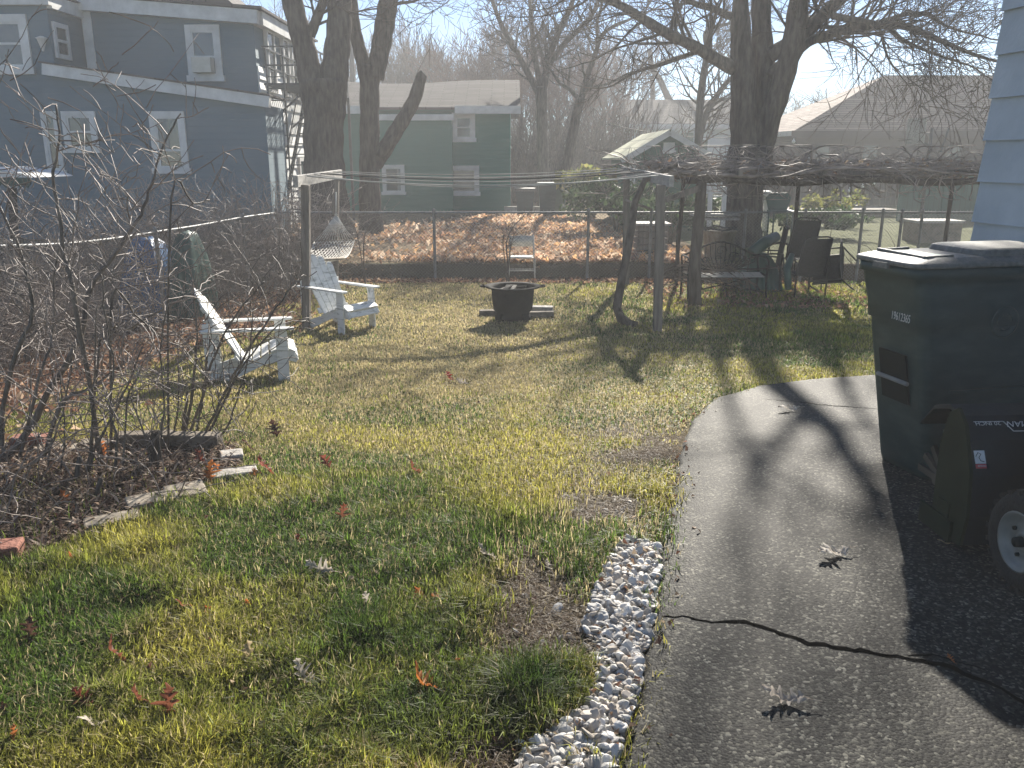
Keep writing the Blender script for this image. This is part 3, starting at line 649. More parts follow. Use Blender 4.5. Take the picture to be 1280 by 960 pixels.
# narrow window in the wing's side wall
f = MB(); xx = wx1 + .004; ya_, yb_ = LY + .1, LY + .75; z0, z1 = WZ(78, 74, LY + .4), WZ(78, 29, LY + .4)
for a, b_ in ((ya_, ya_ + .1), (yb_ - .1, yb_)): f.bx(xx, xx + .05, a, b_, z0, z1)
for a, b_ in ((z0, z0 + .1), ((z0 + z1) / 2 - .03, (z0 + z1) / 2 + .03), (z1 - .1, z1)): f.bx(xx, xx + .045, ya_ + .1, yb_ - .1, a, b_)
w = f.build('window', M['white'], root); g = MB(); g.bx(xx, xx + .02, ya_ + .1, yb_ - .1, z0 + .1, z1 - .1); g.build('pane', M['glass'], w)
f = MB(); f.bx(xx, xx + .12, LY + .05, UY, z0 - .38, z0 - .2); f.build('belt_board', M['white'], root)
window(root, -30, 18, 38, 92, LY, .16, .52)
window(root, 234, 31, 277, 101, UY, .13, .42, ac=True)
window(root, 190, 139, 234, 216, AY, .12, .35, inside=(0, .5, .36, 1))
window(root, 80, 139, 122, 190, AY, .10, .5, inside=(.55, 1, .5, 1))
window(root, 56, 139, 77, 216, AY, .07, .5)
# basement strip and a small white cone on the wing wall
mb = MB(); lx, lz = WX(57, 54, LY), WZ(57, 50, LY)
mb.lathe([(0.02, -.25), (.10, 0.0), (.13, .02), (.03, .06)], 10, (lx, LY - .15, lz)); mb.build('wall_cone', M['white'], root)
# fire escape
fe = MB(); fx0, fx1 = ux1 + 0.12, ux1 + 1.25; fz = WZ(345, 110, UY + 1.4); fy0, fy1 = UY + .1, UY + 4.9
for xx in (fx0 + .02, fx1):
    for z in (fz, fz + .42, fz + .84):
        fe.bar((xx, fy0, z), (xx, fy1, z), .035, .035)
for yv in np.linspace(fy0, fy1, 12): fe.bar((fx1, yv, fz), (fx1, yv, fz + .84), .025, .025)
for yv in (fy0, fy1):
    for z in (fz, fz + .42, fz + .84): fe.bar((fx0, yv, z), (fx1, yv, z), .035, .035)
for yv in np.linspace(fy0, fy1, 26): fe.bar((fx0, yv, fz - .02), (fx1, yv, fz - .02), .05, .02)
for yv in (fy0, (fy0 + fy1) / 2, fy1): fe.bar((fx1, yv, fz - .05), (fx0, yv, fz - .95), .04, .04)
esc = fe.build('fire_escape', M['darkmetal'], root)
stx = MB()
for xx in (fx0 + .15, fx0 + .85):
    stx.bar((xx, fy0 + 3.6, fz), (xx, fy0 - .3, -0.4), .05, .16)
    stx.bar((xx, fy0 + 3.6, fz + .85), (xx, fy0 - .3, 0.45), .03, .03)
for k in range(15):
    t = k / 14.0; stx.box((fx0 + .5, fy0 + 3.6 - 3.9 * t, fz + (-0.4 - fz) * t), (.7, .2, .03))
    if k % 3 == 0: stx.bar((fx0 + .85, fy0 + 3.6 - 3.9 * t, fz + (-0.4 - fz) * t), (fx0 + .85, fy0 + 3.6 - 3.9 * t, fz + (-0.4 - fz) * t + .85), .025, .025)
for xx in (fx0 + .1, fx0 + .5):
    stx.bar((xx, fy0 - .05, fz + .8), (xx, fy0 - .05, -0.4), .035, .035)
for k in range(16): stx.bar((fx0 + .1, fy0 - .05, -0.2 + k * .27), (fx0 + .5, fy0 - .05, -0.2 + k * .27), .025, .025)
for yv in (fy0 + 1.6, fy1): stx.bar((fx1, yv, fz), (fx1, yv, -0.4), .07, .07)
stx.build('ladder', M['darkmetal'], esc)

# ---- the green house
GY = 31.0
gx0, gx1 = WX(366, 150, GY), WX(638, 150, GY); gz = WZ(500, 137, GY); rz = WZ(500, 103, GY + 3.2)
root = thing('green_house', 'long green house with a sagging grey shingle roof behind the tall forked trees', 'house', ((gx0 + gx1) / 2, GY, -0.15))
mb = MB(); mb.bx(gx0, gx1, GY, GY + 6.4, -0.3, gz)
for xx in (gx0, gx1 - .1): mb.prism([(xx, GY, gz), (xx, GY + 6.4, gz), (xx, GY + 3.2, rz - .12)], (.1, 0, 0))
mb.build('wall', M['green'], root)
mb = MB(); n_ = 12; vs = []
for i in range(n_ + 1):
    t = i / n_; x = gx0 - .35 + (gx1 - gx0 + .7) * t; sag = .14 * math.sin(math.pi * min(1, t * 1.15)) ** 2
    vs += [(x, GY - .42, gz - .02), (x, GY + 3.2, rz - sag), (x, GY + 6.82, gz - .02), (x, GY - .42, gz + .06), (x, GY + 3.2, rz - sag + .09), (x, GY + 6.82, gz + .06)]
fs = []
for i in range(n_):
    a, b_ = i * 6, i * 6 + 6; fs += [(a + 3, b_ + 3, b_ + 4, a + 4), (a + 4, b_ + 4, b_ + 5, a + 5), (a, a + 1, b_ + 1, b_), (a + 1, a + 2, b_ + 2, b_ + 1), (a, b_, b_ + 3, a + 3), (a + 2, a + 5, b_ + 5, b_ + 2)]
fs += [(0, 3, 4, 1), (1, 4, 5, 2), (n_ * 6, n_ * 6 + 1, n_ * 6 + 4, n_ * 6 + 3), (n_ * 6 + 1, n_ * 6 + 2, n_ * 6 + 5, n_ * 6 + 4)]
mb.add(vs, fs); mb.build('roof', M['roof_grey'], root)
bx0, bx1 = WX(478, 180, GY), WX(566, 180, GY); bz = WZ(500, 147, GY - .5)
mb = MB(); mb.bx(bx0, bx1, GY - .5, GY - .002, -0.3, bz - .05); mb.build('bay_wall', M['green'], root)
mb = MB(); mb.bx(gx0 - .36, bx0 - .1, GY - .5, GY - .425, gz - .16, gz + .10); mb.bx(bx1 + .12, gx1 + .36, GY - .5, GY - .425, gz - .16, gz + .10)
mb.bx(bx0 - .08, bx1 + .1, GY - .74, GY - .6, bz - .1, bz + .1); mb.bx(gx0 + .0, gx0 + .12, GY - .1, GY - .004, -.3, gz - .2); mb.build('fascia', M['white'], root)
window(root, 376, 140, 394, 168, GY, .08); window(root, 468, 146, 486, 170, GY, .08); window(root, 565, 141, 594, 177, GY, .14)
window(root, 478, 206, 506, 243, GY - .5, .1, .5, inside=(.72, .98, 0, 1)); window(root, 559, 207, 599, 244, GY, .13)
# ---- garage
SY = 23.5
sx0, sx1 = WX(788, 220, SY), WX(884, 220, SY); sze = WZ(788, 192, SY); szr = WZ(836, 164, SY); sxm = WX(836, 164, SY); D = 4.6
root = thing('garden_shed', 'dark green gabled shed with roof painted pale as if sunlit behind the grape arbour', 'shed', (sxm, SY, -0.15))
mb = MB(); mb.prism([(sx0, SY, -0.2), (sx1, SY, -0.2), (sx1, SY, sze), (sxm, SY, szr - .06), (sx0, SY, sze)], (0, D, 0)); mb.build('wall', M['shedgreen'], root)
def slope(x0, z0, x1, z1, y0, y1, th):
    m_ = MB(); m_.prism([(x0, y0, z0), (x1, y0, z1), (x1, y0, z1 + th), (x0, y0, z0 + th)], (0, y1 - y0, 0)); return m_
k_ = (szr - sze) / (sxm - sx0); ov = 0.28
mb = slope(sx0 - ov, sze - ov * k_, sxm, szr, SY - .2, SY + D + .2, .05)
a = slope(sxm, szr, sx1 + ov, sze - ov * k_, SY - .2, SY + D + .2, .05); mb.add(a.v, a.f); mb.build('roof', M['roof_sunlit'], root)
mb = MB(); mb.bar((sx0 - ov, SY - .215, sze - ov * k_ - .04), (sxm, SY - .215, szr - .04), .03, .15); mb.bar((sxm, SY - .215, szr - .04), (sx1 + ov, SY - .215, sze - ov * k_ - .04), .03, .15); mb.build('rake_board', M['white'], root)
mb = MB(); mb.bx(sx0 - .03, sx0 + .13, SY - .03, SY + .03, -.2, sze - .15); mb.build('corner_board', M['white'], root)
window(root, 829, 178, 843, 191, SY, .07)
# ---- white house
HY = 46.0
hx0, hx1 = WX(782, 160, HY), WX(945, 160, HY); hz = WZ(850, 158, HY); hr = WZ(850, 128, HY + 3)
root = thing('pale_house', 'pale aqua house with a long grey roof beyond the dark shed', 'house', ((hx0 + hx1) / 2, HY, -0.15))
mb = MB(); mb.bx(hx0, hx1, HY, HY + 6, -.2, hz); mb.prism([(hx0, HY, hz), (hx0, HY + 6, hz), (hx0, HY + 3, hr - .1)], (.1, 0, 0)); mb.build('wall', M['whitewall'], root)
mb = MB(); mb.prism([(hx0 - .3, HY - .4, hz - .03), (hx0 - .3, HY + 3, hr), (hx0 - .3, HY + 6.4, hz - .03), (hx0 - .3, HY + 6.4, hz + .12), (hx0 - .3, HY + 3, hr + .15), (hx0 - .3, HY - .4, hz + .12)], (hx1 - hx0 + .6, 0, 0)); mb.build('roof', M['roof_grey'], root)
mb = MB(); mb.bx(hx0 - .3, hx1 + .3, HY - .45, HY - .405, hz - .15, hz + .1); mb.build('fascia', M['white'], root)
for px in (860, 878):
    mb = MB(); x = WX(px, 160, HY - 3); mb.bx(x - .25, x + .25, HY - 3.2, HY - 2.7, -.2, WZ(px, 166 if px == 860 else 175, HY - 3)); 
    tag(mb.build('chimney_stack', M['shedgreen']), 'dark square stack showing between shed roof and pale house' if px == 860 else 'shorter dark square stack in front of the pale house wall', 'stack')
# ---- brown hip roof house
NY = 33.0
nx0 = WX(990, 163, NY); nx1 = nx0 + 17; nz = WZ(1100, 165, NY); nr = WZ(1105, 94, NY + 4.5); rx = WX(1107, 94, NY + 4.5)
root = thing('brown_house', 'low brown house under a broad hip roof with sunlit end slope', 'house', (nx0 + 4, NY, -0.15))
mb = MB(); mb.bx(nx0 + .3, nx1, NY + .4, NY + 9, -.2, nz - .02); mb.build('wall', M['brown'], root)
A, B_, Cc, Dd = (nx0, NY, nz), (nx1, NY, nz), (nx1, NY + 9, nz), (nx0 - .3, NY + 9, nz); E, Fp = (rx, NY + 4.5, nr), (nx1, NY + 4.5, nr)
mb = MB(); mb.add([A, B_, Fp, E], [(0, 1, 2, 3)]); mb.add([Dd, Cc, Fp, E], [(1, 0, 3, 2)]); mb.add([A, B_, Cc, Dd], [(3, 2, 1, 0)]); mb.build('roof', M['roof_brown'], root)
mb = MB(); mb.add([A, E, Dd], [(0, 1, 2)]); mb.build('hip_end', M['roof_side_lit'], root)
mb = MB(); mb.bx(nx0 - .02, nx1, NY - .06, NY - .005, nz - .2, nz + .05); mb.build('gutter', M['brown'], root)
mb = MB(); mb.bar((nx0 - .03, NY - .02, nz - .05), (nx0 - .33, NY + 9, nz - .05), .06, .18); mb.build('side_gutter', M['white'], root)
for a, b_ in ((1015, 1040), (1075, 1100), (1180, 1205)): window(root, a, 178, b_, 205, NY + .4, .07, frame_mat='brown')
# ---- near house, a corner of pale blue siding
root = thing('sided_house', 'pale blue grey lap sided house corner beside the wheeled bin', 'house', (3.6, 5.6, 0))
c0 = P(1216, 300, 5.75); c0.z = 0; dv = Vector((0.165, -1, 0)).normalized(); nv = Vector((-dv.y * -1, dv.x * -1, 0)); nv = Vector((-1, -0.165, 0)).normalized()
mb = MB(); LAP = 0.262
z = -0.55
while z < 5.2:
    o0 = 0.034
    prof = [(0, z), (o0, z), (o0 * .9, z + .012), (0.006, z + LAP), (0, z + LAP)]
    a = [c0 + nv * u + Vector((0, 0, w)) for u, w in prof]; b_ = [q + dv * 7.6 for q in a]
    mb.add(a + b_, [(0, 1, 2, 3, 4), (9, 8, 7, 6, 5)] + [(i, 5 + i, 5 + (i + 1) % 5, (i + 1) % 5) for i in range(5)])
    z += LAP
mb.build('siding', M['nearlap'], root)
e = Vector((5.0, 0, 0)); a = [c0 - nv * .004, c0 + dv * 7.6 - nv * .004, c0 + dv * 7.6 + e, c0 + e]
mb = MB(); mb.prism([q + Vector((0, 0, -.6)) for q in a], (0, 0, 5.85)); mb.build('wall', M['nearlap'], root)
mb = MB(); mb.prism([q + Vector((0, 0, 5.26)) for q in (c0 + nv * .25 - dv * .3, c0 + dv * 7.9 + nv * .25, c0 + dv * 7.9 + e, c0 + e - dv * .3)], (0, 0, .16)); mb.build('roof', M['roof_grey'], root)

# ---- deck, shed panels and odds in the neighbouring yards on that side
DY = 27.5
dx0, dx1, dx2 = WX(945, 240, DY), WX(1205, 240, DY), WX(1128, 240, DY); dz0, dz1 = WZ(1000, 262, DY), WZ(1000, 221, DY)
root = thing('wooden_deck', 'low brown deck with upright balusters in front of the brown house', 'deck', ((dx0 + dx2) / 2, DY, -0.15))
mb = MB(); mb.bx(dx0, dx2, DY, DY + 3.5, dz0 - .2, dz0); mb.build('platform', M['post'], root)
mb = MB(); mb.bx(dx0, dx2, DY - .03, DY + .03, dz1 - .05, dz1); mb.bx(dx0, dx2, DY - .02, DY + .02, dz0 + .1, dz0 + .14)
for x in np.arange(dx0 + .05, dx2, .17): mb.bx(x, x + .04, DY - .018, DY + .018, dz0 + .14, dz1 - .05)
for x in np.linspace(dx0, dx2, 5): mb.bx(x - .05, x + .05, DY - .05, DY + .05, -.25, dz1 + .06)
mb.build('railing', M['post'], root)
root = thing('green_fence_panels', 'solid dark green board fence beyond the chain link, behind the bin', 'fence', ((dx2 + dx1) / 2 + .6, DY - 1.5, -0.15))
xa_, xb_ = WX(1126, 240, DY - 1.5), WX(1290, 240, DY - 1.5); zt = WZ(1180, 214, DY - 1.5)
mb = MB(); mb.bx(xa_, xb_, DY - 1.5, DY - 1.46, -.2, zt)
mb.build('panel', plank_mat('green_boards', (0.02, 0.085, 0.06), (0.03, 0.11, 0.075), 0.16), root)
for x in np.linspace(xa_, xb_, 4): mb = MB(); mb.bx(x - .06, x + .06, DY - 1.56, DY - 1.502, -.2, zt + .08); mb.build('post', M['shedgreen'], root)

# basketball backboard
HBY = 26.0
root = thing('basketball_hoop', 'weathered pale backboard on dark pole above the vines', 'basketball hoop', (WX(1158, 200, HBY), HBY, -0.15))
bb0, bb1 = P(1140, 178, HBY), P(1150, 150, HBY)
mb = MB(); c = (bb0 + bb1) / 2; mb.box(c, (.62, .04, .72), Matrix.Rotation(R(-62), 3, 'Z')); mb.build('backboard', M['greywood'], root)
mb = MB(); px_ = WX(1160, 200, HBY); mb.tube([(px_, HBY, -.2), (px_, HBY, WZ(1160, 160, HBY))], .05, 8); mb.bar((px_, HBY, WZ(1160, 166, HBY)), c + Vector((.1, 0, -.1)), .04, .04); mb.bar((px_, HBY, WZ(1160, 182, HBY)), c + Vector((.1, 0, -.25)), .04, .04)
mb.bar((px_ + .35, HBY, WZ(1160, 190, HBY)), (px_ + .5, HBY, WZ(1160, 160, HBY)), .04, .04); mb.build('pole', M['darkmetal'], root)
mb = MB(); hoop = [c + Vector((-.36 + .2 * math.cos(t), -.18 + .2 * math.sin(t), -.25)) for t in np.linspace(0, 6.283, 17)]; mb.tube(hoop, .012, 5); mb.build('rim', M['iron'], root)

# string lights strung over the deck
SLY = 23.0
pts = [P(925, 168, SLY), P(960, 178, SLY), P(992, 176, SLY), P(1033, 214, SLY), P(1062, 232, SLY), P(1078, 232, SLY), P(1107, 222, SLY), P(1140, 200, SLY)]
root = thing('string_lights', 'string of small white globe bulbs sagging across the yard in front of the deck', 'string lights', pts[3])
mb = MB(); mb.tube(pts, .008, 4); mb.build('cable', M['darkplastic'], root)
for (px, py) in ((941, 172), (962, 182), (992, 176), (1011, 199), (1033, 214), (1047, 225), (1062, 237), (1078, 232), (1092, 228), (1107, 224)):
    mb = MB(); q = P(px, py, SLY); mb.lathe([(.012, .06), (.016, .03), (.045, 0), (.05, -.03), (.035, -.06), (.001, -.075)], 8, q); mb.build('bulb', M['bulb'], root)

# things far off beside the green house: two utility bins and a white car-top shape
def far_bin(px, py0, py1, w, lab, m_, lid):
    Y = 29.0; r_ = thing('utility_bin', lab, 'bin', G(px, py1) if False else (WX(px, py1, Y), Y, -0.15)); x = WX(px, py1, Y); zt = WZ(px, py0, Y)
    b0 = MB(); b0.loft([[Vector((x + sx * w * s, Y + sy * w * s, z)) for sx, sy in ((-1, -1), (1, -1), (1, 1), (-1, 1))] for z, s in ((-.15, .40), (zt - .1, .5))], smooth=False); b0.build('body', M[m_], r_)
    b0 = MB(); b0.bx(x - w * .56, x + w * .56, Y - w * .6, Y + w * .56, zt - .095, zt); b0.build('lid', M[lid], r_); return r_
far_bin(656, 235, 257, .62, 'dark lidded utility bin with a bright lid top beyond the leaf pile', 'bin', 'lid')
far_bin(684, 228, 254, .6, 'dark green utility bin in the shade beside the blue one', 'bin', 'bin')
far_bin(699, 232, 254, .45, 'small teal bin standing beside the row of dark utility bins', 'tarpgreen', 'lid')
mb = MB(); a, b_ = P(630, 252, 30.5), P(694, 252, 30.5); mb.prism([(a.x, 30.5, -.3), (b_.x, 30.5, -.3), (b_.x, 30.5, .02), (a.x, 30.5, .02)], (0, .25, 0)); tag(mb.build('low_wall', M['flag']), 'low pale concrete wall behind the dark utility bins', 'wall')
# ================================================================ YARD
def up(p, h): return Vector((p.x, p.y, p.z + h))
# ---- chain link fences
def chain_fence(name, label, a, b, posts, h=1.2, pitch=0.062, zf=None):
    a, b = Vector(a), Vector(b); d = (b - a); Lh = math.hypot(d.x, d.y); u = Vector((d.x / Lh, d.y / Lh, 0))
    zf = zf or (lambda q: float(zg(q.x, min(q.y, 14.95))))
    root = thing(name, label, 'fence', (a.x, a.y, zf(a)))
    wall = MB(); k = 0; s = -h; r_ = 0.0021
    def pt(t, z): 
        q = a + u * t; return Vector((q.x, q.y, zf(q) + z))
    nrm = Vector((-u.y, u.x, 0)) * 0.006
    while s < Lh:
        for dirn in (1, -1):
            t0, t1 = (s, s + h) if dirn == 1 else (s + h, s); z0, z1 = 0.03, h - 0.02
            # clip to the run
            def clip(t0, z0, t1, z1):
                out = []
                for (ta, za, tb, zb) in ((t0, z0, t1, z1), (t1, z1, t0, z0)):
                    if ta < 0: f = (0 - ta) / (tb - ta); ta, za = 0, za + (zb - za) * f
                    if ta > Lh: f = (Lh - ta) / (tb - ta); ta, za = Lh, za + (zb - za) * f
                    out.append((ta, za))
                return out
            if max(t0, t1) <= 0 or min(t0, t1) >= Lh: continue
            (ta, za), (tb, zb) = clip(t0, z0, t1, z1)
            p, q = pt(ta, za) + nrm * dirn, pt(tb, zb) + nrm * dirn
            ns = max(1, int(abs(tb - ta) / 0.6)) if abs(a.y - b.y) > 3 else 1
            ps = [pt(ta + (tb - ta) * i / ns, za + (zb - za) * i / ns) + nrm * dirn for i in range(ns + 1)]
            wall.tube(ps, r_, 3)
        s += pitch
    wall.build('chain_link_mesh', M['wire'], root)
    n = max(2, int(Lh / 0.5)); rail = MB(); rail.tube([pt(Lh * i / n, h) for i in range(n + 1)], 0.017, 8)
    # knuckled selvage on top of the rail
    for i in range(int(Lh / pitch)): 
        q = pt(i * pitch, h - .03); rail.tube([q, q + Vector((0, 0, .075))], .004, 3)
    rail.build('top_rail', M['galv'], root)
    for t in posts:
        pb = MB(); q = pt(t, 0); pb.lathe([(0.026, -.2), (0.026, h + .02), (.03, h + .03), (.026, h + .055), (0.001, h + .07)], 10, q); pb.build('post', M['galv'], root)
    return root
fx_ = lambda px: P(px, 300, FENCE_Y).x
x0 = lfx(FENCE_Y)
chain_fence('chain_link_fence', 'long galvanised chain link fence across the back of the lawn', (x0, FENCE_Y, 0), (10.5, FENCE_Y, 0), [fx_(p) - x0 for p in (348, 543, 735, 813, 930, 1004, 1075, 1100, 1124, 1149)] + [13.9], zf=lambda q: -0.42)
chain_fence('chain_link_fence', 'rusting chain link side fence half hidden in brush by the blue house', (lfx(5.2), 5.2, 0), (x0, FENCE_Y - .05, 0), [0.2, 2.9, 5.6, 8.3])

# ---- clothes line frames
LB, LR = G(382, 411), G(418, 354); RB, RR = G(822, 415), G(783, 356)
LT, LRT, RT, RRT = P(382, 231, LB.y), P(420, 221, LR.y), P(826, 231, RB.y), P(783, 217, RR.y)
root = thing('clothesline_frame', 'weathered wooden clothesline frame of two posts carrying the rope hammock', 'clothesline', LB)
for b_, t_ in ((LB, LT), (LR, LRT)): q = MB(); q.bar(b_ - Vector((0, 0, .2)), t_, .1, .1, (0, 1, 0)); q.build('post', M['post'], root, .006)
q = MB(); q.bar(LT + Vector((-.06, -.25, .045)), LRT + Vector((.03, .25, .045)), .06, .14); q.build('crossbar', M['greywood'], root, .006)
root = thing('clothesline_frame', 'weathered wooden clothesline frame beside the grape arbour', 'clothesline', RB)
for b_, t_ in ((RB, RT), (RR, RRT)): q = MB(); q.bar(b_ - Vector((0, 0, .2)), t_, .105, .105, (0, 1, 0)); q.build('post', M['post'], root, .006)
q = MB(); q.bar(RT + Vector((.08, -.25, .045)), RRT + Vector((-.03, .25, .045)), .06, .13); q.build('crossbar', M['greywood'], root, .006)
for i in range(6):
    f = (i + .5) / 6; a = (LT + Vector((0, -.1, .1))).lerp(LRT + Vector((0, .15, .1)), f); b_ = (RT + Vector((0, -.1, .1))).lerp(RRT + Vector((0, .15, .1)), f)
    sag = (.12, .17, .09, .15, .11, .08)[i]; n = 16
    mb = MB(); mb.tube([a.lerp(b_, t / n) - Vector((0, 0, sag * 4 * (t / n) * (1 - t / n))) for t in range(n + 1)], .0055 if i % 2 else .0085, 5)
    tag(mb.build('clothes_line', M['line'] if i != 2 else M['darkplastic']), ['lowest slack clothes line on the camera side of the frame', 'second clothes line in from the front posts', 'dark clothes line third in from the front posts', 'fourth clothes line in, sagging between the frames', 'pale clothes line next to the rear posts', 'clothes line nearest the chain link fence'][i].replace('on the camera side', 'tied at the front end'), 'clothes line', 'clothes lines between the two frames')

# ---- hammock hung up from the rear post
hk = P(420, 240, LR.y - .15); ap = P(420, 268, LR.y - .2)
root = thing('rope_hammock', 'gathered rope hammock hanging from the rear clothesline post', 'hammock', (ap.x, ap.y, float(zg(ap.x, ap.y))))
mb = MB(); mb.tube([hk, ap], .012, 6); mb.lathe([(.001, .035), (.03, .0), (.001, -.035)], 8, ap); mb.build('hanging_rope', M['rope'], root)
s0, s1 = P(393, 302, LR.y - .55), P(443, 300, LR.y - .2); b0, b1 = P(373, 327, LB.y + 1.0), P(427, 323, LB.y + 1.6)
mb = MB()
for i in range(15):
    q = s0.lerp(s1, i / 14); md = ap.lerp(q, .5) + Vector((0, 0, -.03)); mb.tube([ap, md, q], .0075, 4)
mb.build('fan_cords', M['rope'], root)
mb = MB(); mb.tube([s0 + (s0 - s1) * .06, s1 + (s1 - s0) * .06], .016, 8); mb.tube([b0 + (b0 - b1) * .06, b1 + (b1 - b0) * .06], .02, 8); mb.build('spreader_bar', M['board'], root)
mb = MB(); nu, nv_ = 13, 9; grid = []
for j in range(nv_ + 1):
    t = j / nv_; row = []
    for i in range(nu + 1):
        p = s0.lerp(s1, i / nu).lerp(b0.lerp(b1, i / nu), t); p.z -= .16 * math.sin(math.pi * t) * (0.6 + .4 * math.sin(math.pi * i / nu)); row.append(p)
    grid.append(row)
for j in range(nv_):
    for i in range(nu):
        mb.tube([grid[j][i], grid[j + 1][i + 1]], .0065, 3); mb.tube([grid[j][i + 1], grid[j + 1][i]], .0065, 3)
for i in (0, nu): mb.tube([r_[i] for r_ in grid], .009, 4)
mb.build('net', M['rope'], root)

# ---- Adirondack chairs: local +x is the front
def adirondack(label, pr, pf, paint, s, rotjig=0):
    a, f = G(*pr), G(*pf); yaw = math.atan2(f.y - a.y, f.x - a.x) + rotjig
    root = thing('adirondack_chair', label, 'chair', (0, 0, 0), 'wooden lawn chairs', local=True)
    W = .29; m_ = M[paint]; w_ = M['chair_white']
    for y in (-W, W):
        q = MB(); q.bx(.24, .36, y - .012, y + .012, 0, .565)
        for z in (.22, .27, .33): q.lathe([(.001, .014), (.008, .0135), (.008, -.0135), (.001, -.014)], 8, (.30, y, z), Matrix.Rotation(R(90), 3, 'X'))
        q.build('leg', m_, root, .003)
        q = MB(); q.bx(-.47, -.35, y - .0125, y + .0125, 0, .66); q.build('rear_post', w_, root, .003)
    for y in (-W + .035, W - .035):
        out = [(-.45, y - .012, 0), (-.33, y - .012, 0), (.10, y - .012, .19), (.33, y - .012, .23), (.44, y - .012, .20), (.46, y - .012, .26), (.42, y - .012, .335), (.30, y - .012, .345), (.12, y - .012, .285), (-.10, y - .012, .20), (-.45, y - .012, .10)]
        q = MB(); q.prism(out, (0, .024, 0)); q.build('seat_rail', w_, root, .002)
    for y, sg in ((-W - .015, -1), (W + .015, 1)):
        out = [(-.50, y - .035, .573), (.30, y - .06, .565), (.42, y - .05, .565), (.44, y, .565), (.42, y + .05, .565), (.30, y + .06, .565), (-.50, y + .035, .573)]
        q = MB(); q.prism(out, (0, 0, .022)); q.build('arm', w_, root, .003)
        q = MB(); q.prism([(.26, y - sg * .06, .56), (.26, y + sg * .0, .56), (.26, y - sg * .03, .44)], (.022, 0, 0)); q.build('arm_brace', w_, root)
    top = [(.435, .26, 60), (.40, .335, 30), (.31, .36, 5), (.215, .338, -18), (.125, .30, -24), (.035, .262, -24), (-.055, .228, -22)]
    for x, z, dg in top:
        q = MB(); q.box((x, 0, z), (.078, .57, .02), Matrix.Rotation(R(dg), 3, 'Y')); q.build('seat_slat', m_, root, .003)
    b0_, b1_ = Vector((-.085, 0, .17)), Vector((-.50, 0, .90)); dv_ = (b1_ - b0_).normalized(); nrm = Vector((dv_.z, 0, -dv_.x))
    tops = (.80, .90, .94, .90, .80)
    for i in range(5):
        t = i - 2; yb, yt = t * .088, t * .116; L_ = tops[i]; w0, w1 = .040, .054
        outl = [(yb - w0, 0), (yb + w0, 0), (yt + w1, L_ - .05), (yt + w1 * .7, L_ - .012), (yt, L_), (yt - w1 * .7, L_ - .012), (yt - w1, L_ - .05)]
        q = MB(); q.prism([b0_ + dv_ * v + Vector((0, u, 0)) for u, v in outl], nrm * .02); q.build('back_slat', m_, root, .003)
    for L_, hh in ((.12, .08), (.48, .09), (.72, .06)):
        c = b0_ + dv_ * L_ - nrm * .0125; q = MB(); q.box(c, (.022, .56 if hh > .07 else .48, hh), Matrix((nrm, Vector((0, 1, 0)), dv_)).transposed()); q.build('back_rail', w_, root, .003)
    for o in root.children:
        pass
    root.scale = (s, s, s); root.rotation_euler = (0, 0, yaw)
    cs, sn = math.cos(yaw), math.sin(yaw); off = Vector((-.41 * cs + .29 * sn, -.41 * sn - .29 * cs, 0)) * s
    root.location = (a.x - off.x, a.y - off.y, float(zg(a.x - off.x, a.y - off.y)) + .004)
    return root
adirondack('white slatted lawn chair seen side on, partly hidden by bare red stems', (267, 480), (351, 476), 'chair_white', .86, R(-3))
adirondack('chalky white slatted lawn chair standing by the hammock post', (383, 411), (434, 419), 'chair_white', .92, R(0))

# ---- fire pit with scraps of timber under it
c = G(641, 400); S = 1.0
root = thing('fire_pit', 'black steel barrel fire pit with wide rim standing on the lawn', 'fire pit', c)
mb = MB(); mb.lathe([(.20, .02), (.24, .02), (.245, .05), (.22, .07), (.225, .11), (.262, .15), (.278, .28), (.285, .40), (.30, .44), (.375, .455), (.377, .468), (.295, .465), (.27, .43), (.25, .15), (.001, .13)], 32, c); mb.build('drum', M['iron'], root)
for k in range(4):
    t = k * 1.57 + .75; q = MB(); q.bar(c + Vector((.24 * math.cos(t), .24 * math.sin(t), .12)), c + Vector((.27 * math.cos(t), .27 * math.sin(t), -.02)), .09, .03); q.build('leg', M['iron'], root)
for sg in (-1, 1):
    q = MB(); q.tube([c + Vector((sg * .37, -.07, .46)), c + Vector((sg * .425, -.06, .465)), c + Vector((sg * .425, .06, .465)), c + Vector((sg * .37, .07, .46))], .012, 6); q.build('handle', M['iron'], root)
mb = MB(); mb.lathe([(.262, .40), (.15, .425), (.001, .42)], 16, c); mb.build('ash', M['ash'], root)
rn = random.Random(4)
for i in range(5):
    a = rn.uniform(0, 6.28); p = c + Vector((rn.uniform(-.1, .1), rn.uniform(-.1, .1), .43)); q = MB(); dd = Vector((math.cos(a), math.sin(a), .1)) * .14; q.bar(p - dd, p + dd, .05, .045)
    tag(q.build('burnt_log', M['ash'] if i % 2 else M['iron']), 'charred log heaped inside the fire pit drum', 'log', 'charred logs in the fire pit')
for (px, py, L_, w_, a, lab, mk) in ((618, 396, .42, .13, .05, 'dark charred plank poking out on the chair side of the fire pit', 'block'), (672, 391, .44, .16, -.12, 'thick grey plank end jutting out beside the fire pit', 'greywood'),
                                 (676, 398, .36, .10, .1, 'thin dark board lying below the grey plank end', 'block'), (640, 399, .30, .12, .02, 'pale split log lying under the fire pit drum', 'board')):
    p = G(px, py); q = MB(); q.box(p + Vector((0, .05, .05)), (L_, w_, .075), Matrix.Rotation(a, 3, 'Z')); tag(q.build('timber_plank', M[mk], None, .008), lab, 'plank', 'timber around the fire pit')

